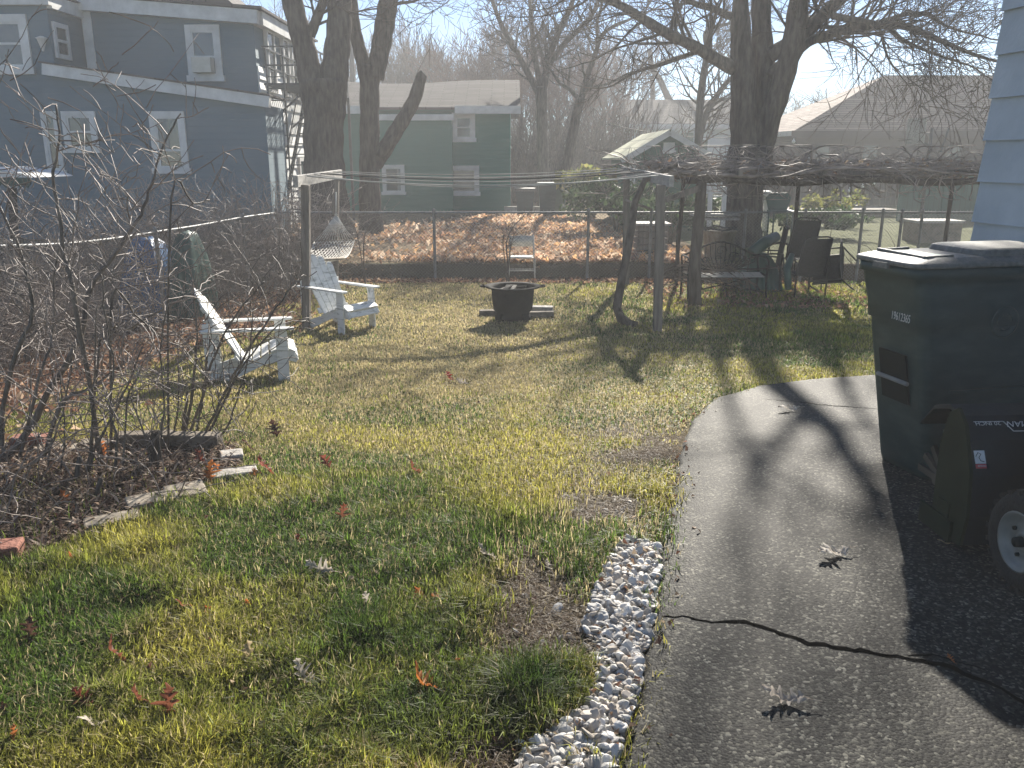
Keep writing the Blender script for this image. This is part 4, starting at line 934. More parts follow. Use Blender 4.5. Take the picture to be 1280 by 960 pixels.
# ---- folding chair by the back fence
fl, fr = G(637, 346), G(667, 346); c = (fl + fr) / 2; c.y -= .12; c.z = float(zg(c.x, c.y)); w = .215
root = thing('folding_chair', 'cream metal folding chair standing at the chain link fence', 'chair', c)
for sg in (-1, 1):
    q = MB(); q.tube([c + Vector((sg * (w + .02), -.22, 0)), c + Vector((sg * w, .02, .42)), c + Vector((sg * w * .97, .15, .80))], .013, 8); q.build('leg', M['cream'], root)
    q = MB(); q.tube([c + Vector((sg * (w + .035), .24, 0)), c + Vector((sg * (w + .02), .0, .40))], .013, 8); q.build('leg', M['cream'], root)
q = MB(); q.loft([[c + Vector((x, y, z)) for x, y in ((-w + .02, -.2), (w - .02, -.2), (w - .01, -.14), (w - .02, .17), (-w + .02, .17), (-w + .01, -.14))] for z in (.425, .445)], smooth=False); q.build('seat', M['cream'], root, .006)
q = MB(); bk = [c + Vector((x, .11 + .02 * math.cos(x * 6), z)) for x in np.linspace(-w, w, 8) for z in (0,)]
lo = [c + Vector((x, .10 + .045 * math.cos(x / w * 1.4), .60)) for x in np.linspace(-w, w, 8)]; hi = [c + Vector((x, .13 + .045 * math.cos(x / w * 1.4), .79)) for x in np.linspace(-w, w, 8)]
for i in range(7): q.add([lo[i], lo[i + 1], hi[i + 1], hi[i], lo[i] + Vector((0, .012, 0)), lo[i + 1] + Vector((0, .012, 0)), hi[i + 1] + Vector((0, .012, 0)), hi[i] + Vector((0, .012, 0))], [(0, 1, 2, 3), (7, 6, 5, 4), (0, 4, 5, 1), (3, 2, 6, 7)], True)
q.build('backrest', M['cream'], root)
q = MB(); q.tube([c + Vector((-w, -.1, .2)), c + Vector((w, -.1, .2))], .01, 6); q.tube([c + Vector((-w, .13, .2)), c + Vector((w, .13, .2))], .01, 6); q.build('stretcher', M['cream'], root)

# ---- wheeled bin: local -x is the front
def rrect(cx, lx, wy, z, r=.06, n=4):
    pts = []
    for sx, sy, a0 in ((1, -1, -90), (1, 1, 0), (-1, 1, 90), (-1, -1, 180)):
        for k in range(n + 1):
            t = R(a0 + 90 * k / n); pts.append(Vector((cx + sx * (lx / 2 - r) + r * math.cos(t), sy * (wy / 2 - r) + r * math.sin(t), z)))
    return pts
YAW = R(13); RIM = 1.06
near = P(1147, 335, 4.2); Lx, Wy = .98, .53
cs, sn = math.cos(YAW), math.sin(YAW)
bo = Vector((near.x + (Lx / 2 * cs - Wy / 2 * sn), near.y + (Lx / 2 * sn + Wy / 2 * cs), 0)); bo.z = float(zg(bo.x, bo.y)) + .022
RIM = near.z - bo.z
root = thing('wheeled_bin', 'large dark green wheeled rubbish bin with a lid greyed for sun glare on the driveway', 'bin', (0, 0, 0), local=True)
mb = MB(); s = RIM / 1.06
bx_ = lambda f, e, wy, z, r=.06: rrect((f + e) / 2, e - f, wy, z, r)      # front, end
mb.loft([bx_(-.215, .40, .42, .0, .05), bx_(-.23, .42, .435, .04), bx_(-.375, .455, .475, .72 * s), bx_(-.38, .457, .48, .765 * s), bx_(-.40, .46, .488, .775 * s), bx_(-.415, .465, .49, .86 * s), bx_(-.445, .475, .498, .955 * s), bx_(-.455, .48, .502, 1.0 * s), bx_(-.478, .49, .52, 1.003 * s, .07), bx_(-.48, .49, .522, 1.05 * s, .07)])
for zz in (.30, .52): mb.bar((-.18, -.233 - zz * .012, zz), (.36, -.233 - zz * .012, zz), .014, .018)
body = mb.build('body', M['bin'], root)
mb = MB(); mb.prism([(-.318, -.11, .42), (-.318, .11, .42), (-.376, .11, .70), (-.376, -.11, .70)], (.012, 0, 0)); mb.build('pocket_shade', M['darkplastic'], body)  # flat dark panel: the shade of the recess painted as colour
mb = MB(); mb.tube([(-.352, -.125, .545), (-.352, .125, .545)], .013, 8); mb.build('lift_bar', M['greywood'], body)
mb = MB(); mb.lathe([(.085, 0), (.085, .006), (.075, .009), (.070, .003), (.001, .003)], 28, (.10, -.239, .79 * s), Matrix.Rotation(R(90), 3, 'X'))
for k in range(3):                                   # raised chasing bands inside the moulded ring
    t0 = k * 2.094; pts = [Vector((.10 + .045 * math.cos(t0 + t), -.2425, .79 * s + .045 * math.sin(t0 + t))) for t in np.linspace(0, 1.4, 6)]; mb.tube(pts, .006, 5)
mb.build('moulded_emblem', M['bin'], body)
t = bpy.data.curves.new('serial_number', 'FONT'); t.body = '19612365'; t.size = .062; t.extrude = .0006; t.space_character = 1.0
o = bpy.data.objects.new('serial_number', t); C.objects.link(o); o.parent = root; o.rotation_euler = (R(90), 0, R(-90)); o.location = (-.4095, -.005, .775 * s + .015); o.scale = (.62, 1, 1); t.materials.append(M['letter'])
o.rotation_euler = (R(90), 0, R(-90))
o['_o'] = (0, 0, 0)
# lid
mb = MB(); z = 1.052 * s
mb.loft([rrect(0, 1.0, .535, z, .07), rrect(0, 1.005, .54, z + .012, .07), rrect(0, 1.0, .535, z + .024, .07), rrect(.005, .95, .49, z + .034, .06), rrect(.03, .84, .44, z + .05, .08)])
# raised rear panel and front label frame
mb.loft([rrect(.20, .56, .42, z + .046, .05), rrect(.20, .54, .40, z + .078, .05), rrect(.20, .50, .36, z + .086, .05)])
for a_, b__ in (((-.39, -.19), (-.39, .19)), ((-.39, .19), (-.2, .19)), ((-.39, -.19), (-.23, -.19))): mb.bar((a_[0], a_[1], z + .044), (b__[0], b__[1], z + .05), .022, .026)
lid = mb.build('lid', M['lid'], root, .004)
mb = MB(); mb.box((-.30, 0, z + .0475), (.11, .26, .006), Matrix.Rotation(R(-4), 3, 'Y')); mb.build('lid_sticker', M['stickergreen'], lid)
mb = MB(); mb.bx(-.512, -.495, -.06, .06, z - .02, z + .01); mb.build('lid_latch', M['lid'], lid)
for y in (-.24, .24):
    w = MB(); w.lathe([(.03, -.03), (.10, -.03), (.135, -.025), (.14, -.01), (.14, .01), (.135, .025), (.10, .03), (.03, .03)], 24, (.40, y, .14), Matrix.Rotation(R(90), 3, 'X')); w.build('wheel', M['rubber'], root)
w = MB(); w.tube([(.38, -.25, .14), (.38, .25, .14)], .012, 6); w.build('axle', M['darkmetal'], root)
w = MB(); w.tube([(.40, -.2, .98 * s), (.50, -.2, 1.0 * s), (.50, .2, 1.0 * s), (.40, .2, .98 * s)], .016, 8); w.build('handle', M['bin'], root)
root.location = bo; root.rotation_euler = (0, 0, YAW)

# ---- snow blower: local +y is forward (away), wheels nearer
so = G(1272, 690); so = Vector((so.x, so.y, 0)); so.z = float(zg(so.x, so.y)) + .024
root = thing('snow_blower', 'black two wheeled snow blower parked against the wheeled bin', 'snow blower', (0, 0, 0), local=True)
HW = .26
prof = [(.0, .015), (-.02, .16), (.0, .34), (.05, .49), (.14, .575), (.24, .60), (.36, .56), (.46, .45), (.47, .43), (.36, .54), (.24, .578), (.145, .555), (.065, .48), (.018, .335), (0, .16), (.018, .018)]
q = MB(); q.prism([(-HW, y, z) for y, z in prof], (2 * HW, 0, 0)); hs = q.build('auger_housing', M['blower'], root, .003)
for sg in (-1, 1):
    out = [(0, .01), (-.022, .16), (-.0, .36), (.08, .55), (.15, .61), (.21, .57), (.25, .42), (.25, .26), (.24, .01)]
    q = MB(); q.prism([(sg * HW + (0 if sg > 0 else -.016), y, z) for y, z in out], (.016, 0, 0)); sp_ = q.build('side_plate', M['olive'], root, .002)
    q = MB(); q.bx(sg * (HW + .017), sg * (HW + .032), .06, .32, .0, .10); q.bx(sg * (HW + .017), sg * (HW + .024), .10, .20, .10, .17); q.build('skid_shoe', M['olive'], sp_, .002)
q = MB(); q.tube([(-HW, .28, .22), (HW, .28, .22)], .03, 10)
for k in range(34):
    t = k / 33.0; a = t * 12.5; q.bar((-HW + .02 + t * .48, .28, .22), (-HW + .02 + t * .48, .28 + .17 * math.cos(a), .22 + .17 * math.sin(a)), .02, .03)
q.build('auger', M['darkmetal'], root)
for sg in (-1, 1):
    wc = Vector((sg * .19 - .02, -.36, .205)); Rz = Matrix.Rotation(R(90), 3, 'Y')
    q = MB(); q.lathe([(.115, -.06), (.15, -.072), (.185, -.066), (.20, -.045), (.205, 0), (.20, .045), (.185, .066), (.15, .072), (.115, .06)], 32, wc, Rz)
    for k in range(22):
        a = k * 6.283 / 22
        for s2 in (-1, 1):
            dv_ = Vector((0, math.cos(a + s2 * .07), math.sin(a + s2 * .07))); q.bar(wc + dv_ * .198 + Vector((s2 * .008, 0, 0)), wc + dv_ * .192 + Vector((s2 * .062, 0, 0)), .022, .03, dv_)
    wh = q.build('tyre', M['rubber'], root)
    q = MB(); q.lathe([(.118, -.058), (.124, -.066), (.116, -.068), (.105, -.045), (.09, -.03), (.05, -.028), (.04, -.045), (.022, -.046), (.022, .04), (.118, .058)], 28, wc, Rz if sg < 0 else Rz); q.build('rim', M['rim'], wh)
    q = MB(); q.lathe([(.001, -.075), (.02, -.075), (.022, -.045), (.022, .02), (.001, .02)], 12, wc, Rz)
    for k in range(4):
        a = k * 1.571 + .4; q.lathe([(.001, -.04), (.009, -.04), (.009, -.028)], 6, wc + Vector((0, .075 * math.cos(a), .075 * math.sin(a))), Rz)
    q.build('hub', M['darkplastic'], wh)
q = MB(); q.loft([rrect(.04, .30, .36, z, .05) if True else None for z in (.26, .50)]); 
eng = MB(); eng.loft([[p + Vector((.06, -.28, 0)) for p in rrect(0, .34, .36, z, .05)] for z in (.24, .48, .52)]); eng.lathe([(.001, .66), (.10, .655), (.13, .62), (.135, .52)], 20, (.06, -.24, 0)); eng.build('engine', M['blower'], root, .004)
q = MB(); q.loft([[Vector((.12 + r_ * math.cos(t) , .12 + r_ * math.sin(t), z)) for t in np.linspace(0, 5.89, 16)] for r_, z in ((.10, .55), (.085, .62), (.085, .80))]);
q.prism([(.03, .03, .80), (.22, .03, .80), (.22, .0, .98), (.10, -.10, 1.02), (.01, -.02, .98)], (0, .18, .0)); ch = q.build('chute', M['blower'], root, .004)
q = MB(); q.bar((.0, -.03, 1.01), (.30, -.06, .965), .03, .008); q.build('deflector_edge', M['olive'], ch)
for x in (-.10, .26):
    q = MB(); q.tube([(x, -.30, .45), (x, -.62, .82), (x, -.86, 1.0)], .014, 8); q.build('handle_bar', M['darkmetal'], root)
# lettering on the housing, upside down as it stands in the picture
def letter(txt, size, x, y, z, rx, parent, sx=1.0, name='lettering', shear=0.0, mat_='letter', flip=True):
    t = bpy.data.curves.new(name, 'FONT'); t.body = txt; t.size = size; t.extrude = .0004; t.shear = shear; t.align_x = 'LEFT'
    o = bpy.data.objects.new(name, t); C.objects.link(o); o.parent = parent; o.location = (x, y, z); o['_o'] = (0, 0, 0)
    o.rotation_mode = 'QUATERNION'; q_ = Matrix.Rotation(rx, 3, 'X') @ Matrix.Rotation(R(180) if flip else 0, 3, 'Z'); o.rotation_quaternion = q_.to_quaternion(); o.scale = (sx, 1, 1); t.materials.append(M[mat_]); return o
slope_a = R(90) - math.atan2(.05, .15)
letter('MAN', .040, .03, .112, .5545, R(43.4), hs, 1.15, shear=.25)
letter('20 INCH', .026, -.10, .112, .5545, R(43.4), hs, 1.2)
q = MB(); q.bar((.05, .078, .5205), (-.055, .078, .5205), .004, .003); q.bar((-.055, .078, .5205), (-.085, .114, .5545), .004, .003); q.bar((-.085, .114, .5545), (-.22, .114, .5545), .003, .002); q.build('badge_line', M['letter'], hs)
# warning sticker
sx_, sz_ = -.225, .415; ya = lambda z: .0 + (z - .34) * .05 / .15 - .0025
q = MB(); q.prism([(sx_ - .022, ya(sz_ - .02), sz_ - .02), (sx_ + .026, ya(sz_ - .02), sz_ - .02), (sx_ + .02, ya(sz_ + .034), sz_ + .034), (sx_ - .028, ya(sz_ + .034), sz_ + .034)], (0, -.0008, 0)); q.build('sticker', M['stickerwhite'], hs)
q = MB(); q.prism([(sx_ - .02, ya(sz_ - .04), sz_ - .04), (sx_ + .029, ya(sz_ - .04), sz_ - .04), (sx_ + .026, ya(sz_ - .022), sz_ - .022), (sx_ - .022, ya(sz_ - .022), sz_ - .022)], (0, -.0008, 0)); q.build('sticker', M['stickerred'], hs)
q = MB(); q.tube([(sx_ + .018, ya(sz_ - .012) - .002, sz_ - .012), (sx_ + .002, ya(sz_ - .008) - .002, sz_ - .008), (sx_ - .006, ya(sz_ + .006) - .002, sz_ + .006), (sx_ + .004, ya(sz_ + .02) - .002, sz_ + .02), (sx_ - .01, ya(sz_ + .026) - .002, sz_ + .026), (sx_ - .02, ya(sz_ + .01) - .002, sz_ + .01)], .0016, 4); q.build('sticker_symbol', M['darkplastic'], hs)
letter('DANGER', .011, sx_ + .025, ya(sz_ - .026) - .0015, sz_ - .026, slope_a, hs, .85)
root.location = so; root.rotation_euler = (0, 0, R(3))

# ---- grape arbour and its twisted vine
AP = G(868, 384); 
root = thing('grape_arbour', 'old timber grape arbour roofed with a tangle of bare vines', 'arbour', AP)
AZ = P(868, 226, AP.y).z
AX0, AX1, AY0, AY1 = P(858, 208, AP.y).x, 7.4, AP.y, 14.4
for (x, y) in ((AP.x, AP.y), (AP.x + .15, AY1 - .1), (4.75, AY1 - .1), (7.3, AY1 - .1)):
    q = MB(); g_ = float(zg(x, y)); rr = random.Random(int(x * 10)); q.tube([(x + rr.uniform(-.03, .03), y, g_ - .2), (x + rr.uniform(-.05, .05), y, g_ + .7), (x, y, g_ + 1.4), (x, y, AZ)], [.105, .085, .08, .075] if y < 13 else [.04, .035, .035, .03], 8); q.build('post', M['bark'], root)
for y in (AY0, AY1 - .1): q = MB(); q.tube([(AX0 + (AX1 - AX0) * i / 9, y + .02 * math.sin(i * 2.1), AZ + .03 * math.sin(i * 1.7)) for i in range(10)], .05, 7); q.build('beam', M['bark'], root)
for i, x in enumerate(np.linspace(AX0 + .1, AX1 - .2, 9)): q = MB(); q.bar((x, AY0 - .35, AZ + .11), (x, AY1 + .2, AZ + .11), .05, .06); q.build('rafter', M['post'], root)
q = MB(); q.bar((AP.x - .04, AP.y - .06, AZ - .1), P(832, 250, AP.y - .1), .08, .08); q.build('brace', M['post'], root)
q = MB(); rr = random.Random(12)
for i in range(480):
    x = rr.uniform(AX0 - .5, AX1); y = rr.uniform(AY0 - .5, AY1 + .4); z = AZ + rr.uniform(.04, .30); p = Vector((x, y, z)); d = Vector((rr.uniform(-1, 1), rr.uniform(-.8, .8), rr.uniform(-.25, .3))).normalized(); pts = [p.copy()]
    for k in range(rr.randint(5, 10)):
        d = (d + Vector((rr.uniform(-.5, .5), rr.uniform(-.5, .5), rr.uniform(-.45, .40)))).normalized(); p = p + d * rr.uniform(.08, .18)
        if p.z < AZ - .25: p.z = AZ - .25
        if p.z > AZ + .48: p.z = AZ + .48
        pts.append(p.copy())
    r0 = rr.choice((.005, .006, .008, .012)); q.tube(pts, [r0 * (1 - .6 * k / len(pts)) for k in range(len(pts))], 4)
for i in range(16):
    y = rr.uniform(AY0, AY1); x = AX0 - .3; pts = []; rad = []
    z = AZ + rr.uniform(.10, .2); ph = rr.uniform(0, 6)
    while x < AX1: pts.append((x, y, z + .05 * math.sin(x * 1.7 + ph) + rr.uniform(-.03, .04))); rad.append(max(.006, .032 - .005 * (x - AX0)) * rr.uniform(.8, 1.15)); x += .3; y += rr.uniform(-.12, .12)
    q.tube(pts, rad, 6)
q2 = MB()
for i in range(2600):
    p = Vector((rr.uniform(AX0 - .6, AX1), rr.uniform(AY0 - .5, AY1 + .4), AZ + rr.uniform(.0, .32))); d = Vector((rr.uniform(-1, 1), rr.uniform(-1, 1), rr.uniform(-.7, .8))).normalized(); l = rr.uniform(.06, .2)
    q2.tube([p, p + d * l * .5 + Vector((rr.uniform(-.02, .02), 0, rr.uniform(-.02, .02))), p + d * l], [.003, .0026, .0018], 3, cap=False)
q2.build('twigs', M['greystem'], root)
x = AX0 - .4 + (AX1 - AX0) * rg.random(420); y = AY0 + (AY1 - AY0) * rg.random(420)
V, Fq, lt, cc = leaf_mass(x, y, 0.05, 0.10, [(0.30, 0.18, 0.11), (0.22, 0.13, 0.08), (0.42, 0.32, 0.22)], 0.0); V[:, 2] += np.repeat(AZ - zg(x, y) + rg.random(420) * .3 - .05, 4)
o = raw_mesh('dead_leaves', V - np.array(AP), Fq, lt, M['leaf'], cc); o.parent = root
q.build('vines', M['greystem'], root)
va = G(787, 409); vb = P(772, 392, va.y + .15)
q = MB(); pts = [va + Vector((.1, -.02, .03)), va + Vector((0, 0, .04)), P(776, 398, va.y + .1), P(771, 384, va.y + .2), P(777, 350, va.y + .3), P(784, 315, va.y + .4), P(790, 282, va.y + .5), P(793, 255, va.y + .65), P(806, 225, va.y + .8), P(845, 206, va.y + 1.0)]
q.tube(pts, [.045, .06, .065, .06, .055, .055, .05, .045, .04, .03], 8)
tag(q.build('vine_trunk', M['bark']), 'crooked grape vine trunk curving up from the grass beside the clothesline post', 'vine')
q = MB(); q.tube([P(782, 250, 13), P(815, 262, 13)], .02, 6) ; 
tag(q.build('fallen_branch', M['greystem']), 'pale stick lodged between clothesline frame and vine trunk', 'branch')

# ---- behind the arbour: heap of garden furniture and brush
def sling_chair(label, pos, yaw, tilt, s=1.0, group='old patio chairs in the heap'):
    root = thing('patio_chair', label, 'chair', (0, 0, 0), group, local=True)
    for sg in (-1, 1):
        q = MB(); q.tube([(sg * .27, .30, .02), (sg * .28, .32, .40), (sg * .28, .26, .62), (sg * .28, -.1, .64), (sg * .28, -.3, .60)], .014, 7); q.tube([(sg * .27, -.28, .02), (sg * .28, -.3, .60)], .014, 7); q.tube([(sg * .25, .28, .42), (sg * .25, -.22, .38), (sg * .24, -.42, 1.0)], .014, 7); q.build('side_frame', M['bronze'], root)
    q = MB(); q.tube([(-.24, -.42, 1.0), (-.15, -.44, 1.04), (.15, -.44, 1.04), (.24, -.42, 1.0)], .014, 7); q.build('top_tube', M['bronze'], root); q = MB(); q.tube([(-.27, .30, .02), (.27, .30, .02)], .012, 6); q.build('cross_tube', M['bronze'], root)
    def sheet(a, b_, n=8, sag=.03):
        m_ = MB(); a, b_ = Vector(a), Vector(b_); vs = []
        for i in range(n + 1):
            t = i / n
            for th in (0, .008):
                for x in (-.245, 0, .245): p = a.lerp(b_, t); vs.append((x, p.y, p.z - (sag if x == 0 else 0) * 1 - th))
        f = []
        for i in range(n):
            for k in range(2): o1, o2 = i * 6 + k, (i + 1) * 6 + k; f += [(o1, o1 + 1, o2 + 1, o2), (o1 + 3, o2 + 3, o2 + 4, o1 + 4)]
        m_.add(vs, f, True); return m_
    sheet((0, .28, .425), (0, -.22, .385)).build('seat', M['mesh_sling'], root); sheet((0, -.222, .40), (0, -.42, 1.0), sag=.0).build('backrest', M['mesh_sling'], root)
    root.location = pos; root.rotation_euler = (tilt[0], tilt[1], yaw); root.scale = (s, s, s); return root
h0 = G(1010, 374); Z0 = h0.z
sling_chair('dark sling patio chair with its back turned to the lawn, foremost in the heap', (h0.x + .02, h0.y + .35, Z0 + .0), R(8), (0, 0), .92)
sling_chair('dark patio chair fallen sideways at the wheeled bin end of the heap', (h0.x + .62, h0.y + .45, Z0 + .28), R(70), (R(-25), R(-62)), .9)
sling_chair('dark patio chair set on top of the foremost one, legs poking over its back', (h0.x - .02, h0.y + .85, Z0 + .16), R(14), (R(-8), R(4)), .95)
sling_chair('dark patio chair turned side on between green tarp and foremost chair', (h0.x - .42, h0.y + .75, Z0 + .05), R(80), (R(-10), R(0)), .92)
# bundled green tarp
def drape(name, c, sx, sy, sz, seed, mk, label, cat):
    rr = random.Random(seed); n = 22; m_ = MB(); vs = []
    for j in range(n + 1):
        for i in range(n + 1):
            u, v = i / n * 2 - 1, j / n * 2 - 1; r_ = max(abs(u), abs(v)); hgt = sz * (1 - r_ ** 3) + .02 * sz * math.sin(6 * u + seed) * math.cos(5 * v + 2 * seed) + .06 * sz * (vnoise(np.array([u * 4 + 9]), np.array([v * 4 + seed]), seed)[0] - .5)
            k = 1 + .06 * math.sin(11 * math.atan2(v, u) + seed); vs.append(c + Vector((u * sx * k, v * sy * k, max(.01, hgt))))
    m_.add(vs, [(j * (n + 1) + i, j * (n + 1) + i + 1, (j + 1) * (n + 1) + i + 1, (j + 1) * (n + 1) + i) for j in range(n) for i in range(n)], True)
    m_.add([vs[k] for k in (0, n, (n + 1) * (n + 1) - 1, (n + 1) * n)], [(3, 2, 1, 0)])
    o = m_.build(name, M[mk]); return tag(o, label, cat)
tp = G(955, 366); drape('tarp', Vector((tp.x, tp.y + .5, Z0)), .30, .5, .62, 3, 'tarpgreen', 'crumpled green tarp heaped beside the patio chairs', 'tarp')
q = MB(); a = P(938, 318, tp.y + .1); b_ = P(970, 296, tp.y + .6); q.tube([a, a.lerp(b_, .5) + Vector((0, 0, .03)), b_], [.09, .10, .085], 10); tag(q.build('rolled_mat', M['tarpgreen']), 'rolled green mat sticking up slantwise out of the heap', 'mat')
q = MB(); q.tube([P(985, 362, h0.y - .1), P(984, 335, h0.y + .0), P(990, 318, h0.y + .15)], [.05, .06, .04], 8); tag(q.build('folded_umbrella', M['tarpgreen']), 'closed teal garden umbrella leaning next to the foremost patio chair', 'umbrella')
# metal bench with a scrolled arched back
tb = G(908, 376); bz = tb.z; bw = .60
root = thing('metal_bench', 'dark scrolled metal garden bench with arched lacy back behind the arbour post', 'bench', tb)
yb_ = tb.y + .50; arch = lambda u: bz + .62 + .22 * math.cos(u * 1.35) ** 2
q = MB(); q.tube([(tb.x + u * bw, yb_ + .1, arch(u)) for u in np.linspace(-1, 1, 17)], .016, 6); q.tube([(tb.x - bw, yb_, bz + .42), (tb.x + bw, yb_, bz + .42)], .014, 6)
for sg in (-1, 1): q.tube([(tb.x + sg * bw, yb_ + .12, arch(1)), (tb.x + sg * bw, yb_, bz + .40), (tb.x + sg * bw, yb_ + .05, bz - .02)], .016, 6)
q.build('back_frame', M['iron'], root)
q = MB(); rr = random.Random(9)
for k in range(15):
    u = -0.93 + k * 1.86 / 14; x = tb.x + u * bw; zt = arch(u); ln = (k - 7) * .05
    q.tube([(x * .5 + tb.x * .5, yb_, bz + .43), (x * .8 + tb.x * .2 + ln * .3, yb_ + .05, bz + .43 + (zt - bz - .43) * .5), (x, yb_ + .1, zt)], .008, 5)
for k in range(13):
    cx = tb.x + rr.uniform(-.5, .5); cz = bz + rr.uniform(.5, .72); r_ = rr.uniform(.05, .12); q.tube([(cx + (r_ * (1 - t / 9)) * math.cos(t), yb_ + .06, cz + (r_ * (1 - t / 9)) * math.sin(t)) for t in np.linspace(0, 7, 18)], .007, 4)
q.build('back_scrolls', M['iron'], root)
for k in range(6): q = MB(); y = tb.y + .04 + k * .08; q.bx(tb.x - bw + .03, tb.x + bw - .03, y, y + .055, bz + .385 - .01 * abs(k - 3), bz + .40 - .01 * abs(k - 3)); q.build('seat_slat', M['greywood'], root)
for sg in (-1, 1):
    x = tb.x + sg * bw
    q = MB(); q.tube([(x, yb_ + .05, bz + .64), (x, tb.y + .15, bz + .65), (x, tb.y - .02, bz + .60), (x, tb.y - .04, bz + .52), (x, tb.y + .03, bz + .49), (x, tb.y + .08, bz + .54)], .014, 6); q.build('arm', M['iron'], root)
    q = MB(); q.tube([(x, tb.y + .02, bz + .50), (x, tb.y + .04, bz + .30), (x, tb.y - .04, bz - .02)], .016, 6); q.tube([(x, tb.y + .02, bz + .38), (x, yb_, bz + .38)], .012, 6); q.build('leg', M['iron'], root)
q = MB(); q.tube([(tb.x - bw, tb.y + .04, bz + .12), (tb.x + bw, yb_, bz + .30)], .012, 5); q.tube([(tb.x + bw, tb.y + .04, bz + .12), (tb.x - bw, yb_, bz + .30)], .012, 5); q.build('brace', M['iron'], root)
# cut canes thrown over and beside it
q = MB(); rr = random.Random(5)
for i in range(46):
    cx = tb.x - .45 + rr.uniform(-.35, .5); cy = tb.y + rr.uniform(.0, .5); R0 = rr.uniform(.3, .7); el = rr.uniform(.4, .9); a0 = rr.uniform(-.4, .8); a1 = a0 + rr.uniform(1.0, 2.6); tl = rr.uniform(-.5, .5); zb = bz + rr.uniform(0, .3)
    q.tube([Vector((cx + R0 * math.cos(t), cy + R0 * math.sin(t) * math.sin(tl), zb + el * R0 * math.sin(t) * .8 + rr.uniform(-.02, .02))) for t in np.linspace(a0, a1, 9)], rr.choice((.005, .006, .008, .011)), 4)
tag(q.build('brush_pile', M['twig']), 'loose heap of springy cut vine canes at the near end of the metal bench', 'brush pile')
# crate, pail, and junk beyond the fence post
cb = G(816, 322); 
root = thing('wooden_crate', 'grey slatted box with a pale lid in the shade behind the clothesline post', 'box', cb)
x0_, x1_ = P(797, 300, cb.y).x, P(835, 300, cb.y).x; zt = P(815, 282, cb.y).z
for k in range(5): q = MB(); z = cb.z + .02 + k * (zt - cb.z) / 5; q.bx(x0_, x1_, cb.y, cb.y + .55, z, z + (zt - cb.z) / 5 - .03); q.build('slat_row', M['post'], root)
q = MB(); q.bx(x0_ - .05, x1_ + .05, cb.y - .05, cb.y + .6, zt, zt + .04); q.build('lid', M['greywood'], root)
pc = G(905, 326); pc = Vector((pc.x, 16.2, zg(pc.x, 16.2)))
root = thing('plastic_pail', 'pale pail of garden rubbish standing by the thick tree trunk', 'pail', pc)
q = MB(); q.lathe([(.001, .0), (.25, 0), (.31, .50), (.33, .50), (.33, .53), (.29, .53), (.24, .04), (.001, .03)], 20, pc); q.build('body', M['board'], root)
q = MB(); q.tube([pc + Vector((.32 * math.cos(t), .32 * math.sin(t), .55 + .02 * math.sin(5 * t))) for t in np.linspace(0, 6.28, 20)], .02, 5); q.build('rim', M['darkplastic'], root)
# neighbour's frame of pale posts
FYY = 17.5
root = thing('trellis_frame', 'slender pale trellis frame standing between arbour and thick tree', 'trellis', (P(888, 262, FYY).x, FYY, -.15))
for px, t_ in ((888, 214), (905, 233)): q = MB(); q.bar((P(px, 262, FYY).x, FYY, -.15), P(px + 1, t_, FYY), .08, .08, (0, 1, 0)); q.build('post', M['white'], root)
q = MB(); q.bar(P(886, 220, FYY), P(908, 221, FYY), .05, .05); q.bar(P(886, 245, FYY), P(908, 246, FYY), .03, .03); q.build('rail', M['white'], root)
for (px, py, w, lab) in ((895, 268, .9, 'upper of two pale boards stacked behind the arbour post'), (897, 273, .8, 'lower of two pale boards stacked behind the arbour post')):
    q = MB(); p = P(px, py, 16.6); q.bx(p.x - w / 2, p.x + w / 2, 16.5, 16.9, p.z - .03, p.z + .015); tag(q.build('stacked_board', M['greywood']), lab, 'board', 'boards stacked behind the arbour')
# green patio seat and low cover beyond
gy = 20.5; p0 = P(972, 265, gy)
root = thing('garden_chair', 'teal round backed garden chair in the yard beyond the fence', 'chair', (p0.x, gy, -.15))
q = MB(); zb = P(972, 262, gy).z; zt = P(972, 241, gy).z; q.prism([(p0.x - .22, gy, zb), (p0.x + .22, gy, zb), (p0.x + .30, gy, zb + (zt - zb) * .7), (p0.x + .2, gy, zt), (p0.x - .2, gy, zt), (p0.x - .30, gy, zb + (zt - zb) * .7)], (0, .05, .0)); q.build('backrest', M['tarpgreen'], root)
q = MB(); q.bx(p0.x - .26, p0.x + .26, gy - .5, gy - .003, zb - .06, zb); q.build('seat', M['tarpgreen'], root)
for sx in (-.22, .22):
    for y in (-.45, -.05): q = MB(); q.tube([(p0.x + sx, gy + y, -.2), (p0.x + sx, gy + y, zb - .06)], .02, 6); q.build('leg', M['tarpgreen'], root)
# long planter with a snowy white top edge
py_ = 19.0; a, b_ = P(1147, 283, py_), P(1203, 283, py_)
root = thing('raised_planter', 'low dark raised planter with bright top edge beyond the fence posts', 'planter', ((a.x + b_.x) / 2, py_, -.15))
q = MB(); q.bx(a.x, b_.x, py_, py_ + .7, -.2, P(1170, 279, py_).z); q.build('box', M['block'], root); q = MB(); q.bx(a.x - .04, b_.x + .04, py_ - .04, py_ + .74, P(1170, 279, py_).z, P(1170, 276, py_).z); q.build('top_edge', M['greywood'], root)
